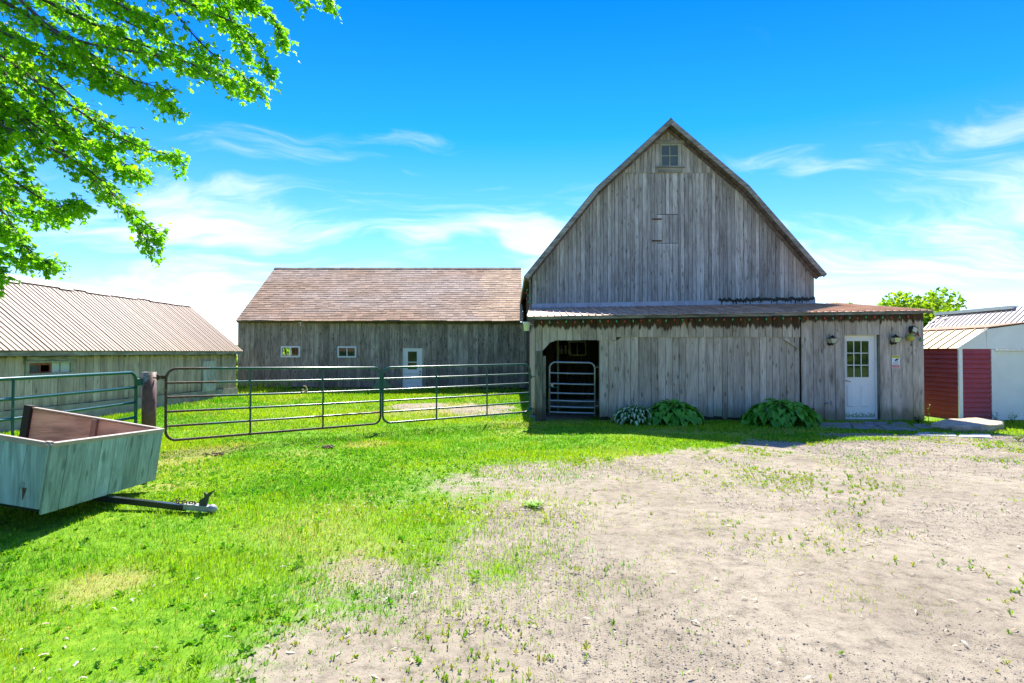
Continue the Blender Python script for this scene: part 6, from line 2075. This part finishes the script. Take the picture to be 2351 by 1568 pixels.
WG = 'single weeds at the walls and in the yard'
weed('slender yellow green weed at the lean-to corner, against the maroon siding', 2132, 968, .48, 2, WG, (.26, .36, .03), .05)
weed('bushy weed at the foot of the white shed door', 2325, 974, .34, 6, WG)
weed('leafy weed below the right jamb of the maroon siding', 2283, 970, .26, 4, WG, (.08, .2, .03))
weed('low dark weed clump at the right foot of the wide boards', 2108, 972, .2, 8, WG, (.03, .15, .015), .22, .03)
weed('yellow green weed clump at the right edge of the driveway', 2338, 1012, .2, 8, WG, (.2, .34, .03), .25)
weed('small weed between the striped hosta and the doorway jamb', 1385, 962, .16, 5, WG, (.03, .14, .015), .12, .02)
weed('thin weed leaning on the boards between the plain hostas', 1690, 958, .42, 1, WG, (.04, .14, .02), .03)
weed('low green weed clump alone in the thin grass at the centre of the yard', 1225, 1164, .06, 12, WG, (.24, .46, .02), .15, .010)

# ------------------------------------------------------------------ MAPLE OVERHEAD
def maple_shape():
    half = [(0, 0), (.10, .14), (.36, .10), (.22, .26), (.50, .34), (.34, .42), (.44, .62), (.20, .52), (.16, .70), (0, 1.0)]
    pts = [(x, y) for x, y in half] + [(-x, y) for x, y in half[-2:0:-1]]
    return pts


MS = np.array(maple_shape())
MSC = np.array((0, .4))
mleaf = MB()
for i in range(len(MS)):
    a, b_ = MS[i], MS[(i + 1) % len(MS)]
    mleaf.face([(MSC[0], MSC[1], .03), (a[0], a[1], -abs(a[0]) * .25 - .1 * a[1] ** 2), (b_[0], b_[1], -abs(b_[0]) * .25 - .1 * b_[1] ** 2)])
M['maple'] = leafmat('maple_leaf', (0.085, 0.29, 0.010), (0.26, 0.54, 0.018), 0.65, 0.45, 0.3, (1.7, 1.6, .5))
M['mapleT'] = tinted('maple_leaf_mass', 0.45, 0.65, (1.7, 1.6, 0.5), spec=0.3)
LEAF_M = mleaf.mesh('leaf', [M['maple']])
maple = thing('maple_tree', 'large maple whose leafy boughs hang into the upper left of the view', 'tree', (-9.2, 4.6, 0))
tk = MB().tube([(-9.2, 4.6, -.2), (-9.1, 4.6, .6), (-9.1, 4.65, 2.5), (-9.0, 4.7, 4.5), (-8.9, 4.8, 7.5)], [.5, .38, .34, .28, .14], 12).build('trunk', M['bark'], maple)
SPR = [([(-250, -260), (0, -60), (250, 60), (450, 140), (606, 214)], 6.6), ([(-150, -330), (180, -130), (420, -10), (590, 70), (648, 168)], 6.9),
       ([(100, -320), (350, -130), (520, -30), (640, 30), (676, 88)], 7.2), ([(-320, -40), (-60, 90), (150, 215), (310, 320), (432, 360)], 6.3),
       ([(-330, 110), (-60, 190), (120, 300), (260, 430), (388, 535)], 6.1), ([(-350, 230), (-120, 370), (0, 480), (80, 560), (143, 608)], 6.5),
       ([(-320, 20), (-50, 130), (150, 260), (250, 340), (335, 395)], 6.7), ([(-330, 150), (-100, 290), (40, 400), (150, 470), (200, 462)], 6.2),
       ([(-250, -200), (20, -10), (200, 100), (330, 190), (425, 245)], 6.4), ([(400, -330), (560, -170), (690, -60), (785, 8)], 7.3),
       ([(-330, -120), (-40, 60), (120, 160), (240, 260), (340, 320)], 7.0), ([(-350, 350), (-150, 480), (-40, 560), (20, 615)], 6.4),
       ([(-220, -270), (100, -80), (280, 30), (400, 90), (500, 135)], 7.2), ([(-300, -160), (-100, 0), (60, 90), (180, 150), (290, 190)], 6.0),
       ([(-320, 60), (-120, 170), (-10, 270), (70, 370), (110, 440)], 6.9), ([(-100, -330), (220, -150), (380, -60), (470, 10), (560, 60)], 7.5),
       ([(-300, -60), (-110, 60), (0, 150), (100, 220), (180, 290)], 7.4), ([(-260, -250), (-40, -110), (120, -10), (230, 50), (340, 110)], 7.6),
       ([(-330, 280), (-160, 380), (-60, 440), (10, 500), (40, 540)], 7.0), ([(-150, -300), (60, -160), (200, -60), (300, 10), (390, 50)], 6.2),
       ([(-320, -10), (-150, 80), (-40, 170), (40, 230), (120, 330)], 6.0), ([(150, -330), (330, -190), (450, -90), (540, -20), (600, 0)], 6.9)]
LV = []
_r2 = random.Random(21)
SPR += [([(u + _r2.uniform(-95, -10) * (1 if i else 2), v + _r2.uniform(-55, 40)) for i, (u, v) in enumerate(p_)], d_ + _r2.uniform(-.7, .9)) for p_, d_ in SPR]



def spline(pts, n):
    out = []
    for i in range(len(pts) - 1):
        p0, p1, p2, p3 = pts[max(i - 1, 0)], pts[i], pts[i + 1], pts[min(i + 2, len(pts) - 1)]
        for k_ in range(n):
            t_ = k_ / n
            out.append(.5 * ((2 * p1) + (-p0 + p2) * t_ + (2 * p0 - 5 * p1 + 4 * p2 - p3) * t_ * t_ + (-p0 + 3 * p1 - 3 * p2 + p3) * t_ ** 3))
    out.append(pts[-1])
    return out


def add_leaf(p, drop):
    s = random.uniform(.042, .088)
    d = Vector((random.gauss(.35, .5), random.gauss(0, .55), random.gauss(-.45 if drop else -.2, .4))).normalized()
    nrm = Vector((random.gauss(0, .6), random.gauss(0, .6), 1)).normalized()
    xx = d.cross(nrm).normalized(); nz = xx.cross(d)
    mtx = Matrix((( xx.x * s, d.x * s, nz.x * s, p.x), (xx.y * s, d.y * s, nz.y * s, p.y), (xx.z * s, d.z * s, nz.z * s, p.z), (0, 0, 0, 1)))
    LV.append(mtx)


ti_rng = random.Random(3)
for si, (pp_, dep) in enumerate(SPR):
    c3 = []
    for i, (u, v) in enumerate(pp_):
        c3.append(P(u - (26 if u > 0 else 0), v, dep + .5 * (1 - i / (len(pp_) - 1)) * ti_rng.uniform(-1, 1)))
    sp_ = spline(c3, 8)
    nn = len(sp_)
    bough = MB().tube(sp_, [.022 * (1 - i / nn) + .003 for i in range(nn)], 6).build('bough', M['bark'], maple)
    start = Vector((-9.0, 4.7, 4.6 + .25 * (si % 6)))
    MB().tube([start, start.lerp(sp_[0], .5) + Vector((0, 0, .4)), sp_[0]], [.08, .05, .022], 7).build('bough', M['bark'], maple)
    tw = MB()
    for i in range(3, nn):
        f = i / (nn - 1)
        ntw = 3 if f < .9 else 4
        for k_ in range(ntw):
            base_p = sp_[i]
            dirv = (sp_[min(i + 1, nn - 1)] - sp_[max(i - 1, 0)]).normalized()
            sidev = Vector((ti_rng.gauss(0, .5), ti_rng.gauss(0, .9), ti_rng.gauss(-.12, .5)))
            d_ = (dirv * .8 + sidev).normalized()
            ln_ = ti_rng.uniform(.12, .42) * (1.1 - .62 * f)
            p1 = base_p + d_ * ln_ * .5; p2 = base_p + d_ * ln_ + Vector((0, 0, -.1 * ln_))
            tw.tube([base_p, p1, p2], [.004, .003, .0015], 4, cap=False)
            for q_ in range(ti_rng.randint(5, 8)):
                t_ = ti_rng.uniform(.25, 1.05)
                pb_ = base_p.lerp(p1, min(1, t_ * 2)) if t_ < .5 else p1.lerp(p2, t_ * 2 - 1)
                add_leaf(pb_ + Vector((ti_rng.gauss(0, .03), ti_rng.gauss(0, .03), ti_rng.gauss(-.02, .03))), True)
    tw.build('twigs', M['bark'], bough, kind='stuff')
# the leaves nearest the camera are single parts, the rest one joined mass
order = sorted(range(len(LV)), key=lambda i: LV[i].translation.length - (0 if (LV[i].translation.x / LV[i].translation.y) > -.86 else -5))
for i in order[:290]:
    o = bpy.data.objects.new('leaf', LEAF_M); COL.objects.link(o)
    o.parent = maple; o.matrix_parent_inverse = Matrix.Translation(-Vector(maple.location)); o.matrix_basis = LV[i]
rest = np.array([[list(r_) for r_ in LV[i]] for i in order[290:]], np.float32)
lvv = np.array([v for v in mleaf.v], np.float32)
lvh = np.concatenate([lvv, np.ones((len(lvv), 1), np.float32)], 1)
VVm = np.einsum('nij,kj->nki', rest, lvh)[:, :, :3]
nl_ = len(rest); kv_ = len(lvv)
TT = (np.arange(nl_) * kv_)[:, None, None] + np.array(mleaf.f)[None]
mc = np.array((0.085, 0.29, 0.010)) + rng.random((nl_, 1)) ** 1.3 * (np.array((0.26, 0.55, 0.018)) - np.array((0.085, 0.29, 0.010)))
np_mesh('foliage', VVm.reshape(-1, 3), TT.reshape(-1, 3), M['mapleT'], color=np.repeat(mc, kv_, axis=0), kind='stuff', parent=maple)


# ------------------------------------------------------------------ FAR TREES
M['fartree'] = tinted('far_leaf_clump', 0.6, 0.55, (1.6, 1.35, .5), spec=.2)


def far_tree(label, x, y, h, rx, rz, n, leaf, cols, group=None, name='broadleaf_tree', cat='tree', z0=None, trunk=True):
    zb = float(gz(y)) if z0 is None else z0
    root = thing(name, label, cat, (x, y, zb), group)
    lobes = [(random.gauss(0, .38) * rx, random.gauss(0, .38) * rx, random.uniform(-.45, .6) * rz, random.uniform(.35, .6)) for _ in range(11)]
    cz = zb + h - rz
    V, C_ = [], []
    for i in range(n):
        lx, ly, lz, lr = random.choice(lobes)
        v_ = Vector((random.gauss(0, 1), random.gauss(0, 1), random.gauss(0, 1))).normalized() * (random.random() ** .4) * lr
        p = Vector((x + lx + v_.x * rx, y + ly + v_.y * rx, cz + lz + v_.z * rz))
        a_ = Vector((random.gauss(0, 1), random.gauss(0, 1), random.gauss(0, .7))).normalized() * leaf * random.uniform(.6, 1.3)
        b_ = a_.cross(Vector((random.gauss(0, 1), random.gauss(0, 1), random.gauss(0, 1)))).normalized() * leaf * random.uniform(.4, .8)
        V += [p - a_, p + b_, p + a_, p - b_]
        c_ = cols[0] + (cols[1] - cols[0]) * random.random()
        C_ += [c_] * 4
    n4 = np.arange(n)[:, None] * 4
    T = np.concatenate([n4 + np.array([[0, 1, 2]]), n4 + np.array([[0, 2, 3]])], 0)
    np_mesh('crown', np.array([tuple(v_) for v_ in V]), T, M['fartree'], color=np.array(C_), parent=root, kind='stuff')
    if trunk:
        t_ = MB().tube([(x, y, zb - .2), (x + .05, y, zb + h * .35), (x, y, zb + h * .8)], [h * .035, h * .025, h * .008], 8)
        for k_ in range(5):
            a_ = k_ * 1.3
            t_.tube([(x, y, zb + h * (.3 + .08 * k_)), (x + math.cos(a_) * rx * .35, y + math.sin(a_) * rx * .35, zb + h * (.45 + .08 * k_)), (x + math.cos(a_) * rx * .7, y + math.sin(a_) * rx * .7, zb + h * (.55 + .07 * k_))], [h * .012, h * .008, .01], 5)
        t_.build('trunk', M['bark'], root)
    return root


gcl = (np.array((0.10, 0.26, 0.012)), np.array((0.32, 0.50, 0.03)))
tp0 = P(2140, 662, 36)
far_tree('round bright green tree behind the lean-to roof end', P(2132, 700, 36).x, 36, tp0.z + .13, 2.5, 2.2, 6500, .14, gcl)
tp1 = P(2020, 684, 44)
far_tree('small green tree whose top shows over the tin roof end', tp1.x, 44, tp1.z + .13, 1.3, 1.6, 2200, .15, gcl)
tp2 = P(1928, 691, 48)
far_tree('treetop barely showing above the tin roof beside the tall barn', tp2.x, 48, tp2.z + .1, .8, 1.2, 900, .15, gcl)
bg_ = 'bushes in the gap between the shed and the long barn'
for i, (u, Yb, hh_, lab) in enumerate(((541, 40, 1.5, 'low green bush in the gap left of the long barn'), (530, 62, 1.9, 'farther green bush in the gap left of the long barn'), (655, 52, 2.3, 'green bush seen through the left window of the long barn'))):
    c = P(u, 800, Yb)
    far_tree(lab, c.x, Yb, hh_, 1.1, hh_ * .55, 1100, .14, gcl, bg_, 'bush', 'bush', trunk=True)

# far wood all round the fields
M['wood'] = tinted('far_wood_leaf', 0.8, 0.2, (1.2, 1.1, .6))
WV, WC = [], []
for i in range(26000):
    a_ = random.random() * 2 * math.pi
    inb = math.cos(a_) < -.2
    R0 = 34 if inb else 300
    if inb:
        x, y = math.sin(a_) * R0 * random.uniform(1, 1.35), -26 - random.random() * 10 + math.cos(a_) * 6
        hgt_ = 9 + 5 * math.sin(x * .35) * math.sin(x * .11 + 1)
        s = random.uniform(.3, .9)
    else:
        x, y = math.sin(a_) * R0 * random.uniform(1, 1.15), math.cos(a_) * R0 * random.uniform(1, 1.15)
        hgt_ = 5.0 + 2.2 * math.sin(a_ * 31) * math.sin(a_ * 13 + 1)
        s = random.uniform(.8, 2.0)
    z = random.random() ** .8 * hgt_
    p = Vector((x, y, z))
    u_ = Vector((random.gauss(0, 1), random.gauss(0, 1), random.gauss(0, .6))).normalized() * s
    v_ = u_.cross(Vector((random.gauss(0, 1), random.gauss(0, 1), random.gauss(0, 1)))).normalized() * s * .7
    WV += [p - u_, p + v_, p + u_, p - v_]
    c_ = gcl[0] * .9 + (gcl[1] * .8 - gcl[0] * .9) * random.random()
    WC += [c_] * 4
n4 = np.arange(26000)[:, None] * 4
tag(np_mesh('far_woods', np.array([tuple(v) for v in WV]), n4 + np.array([[0, 1, 2, 3]]), M['wood'], color=np.array(WC), kind='stuff'), 'dark green woods along the far edge of the fields', 'woods')
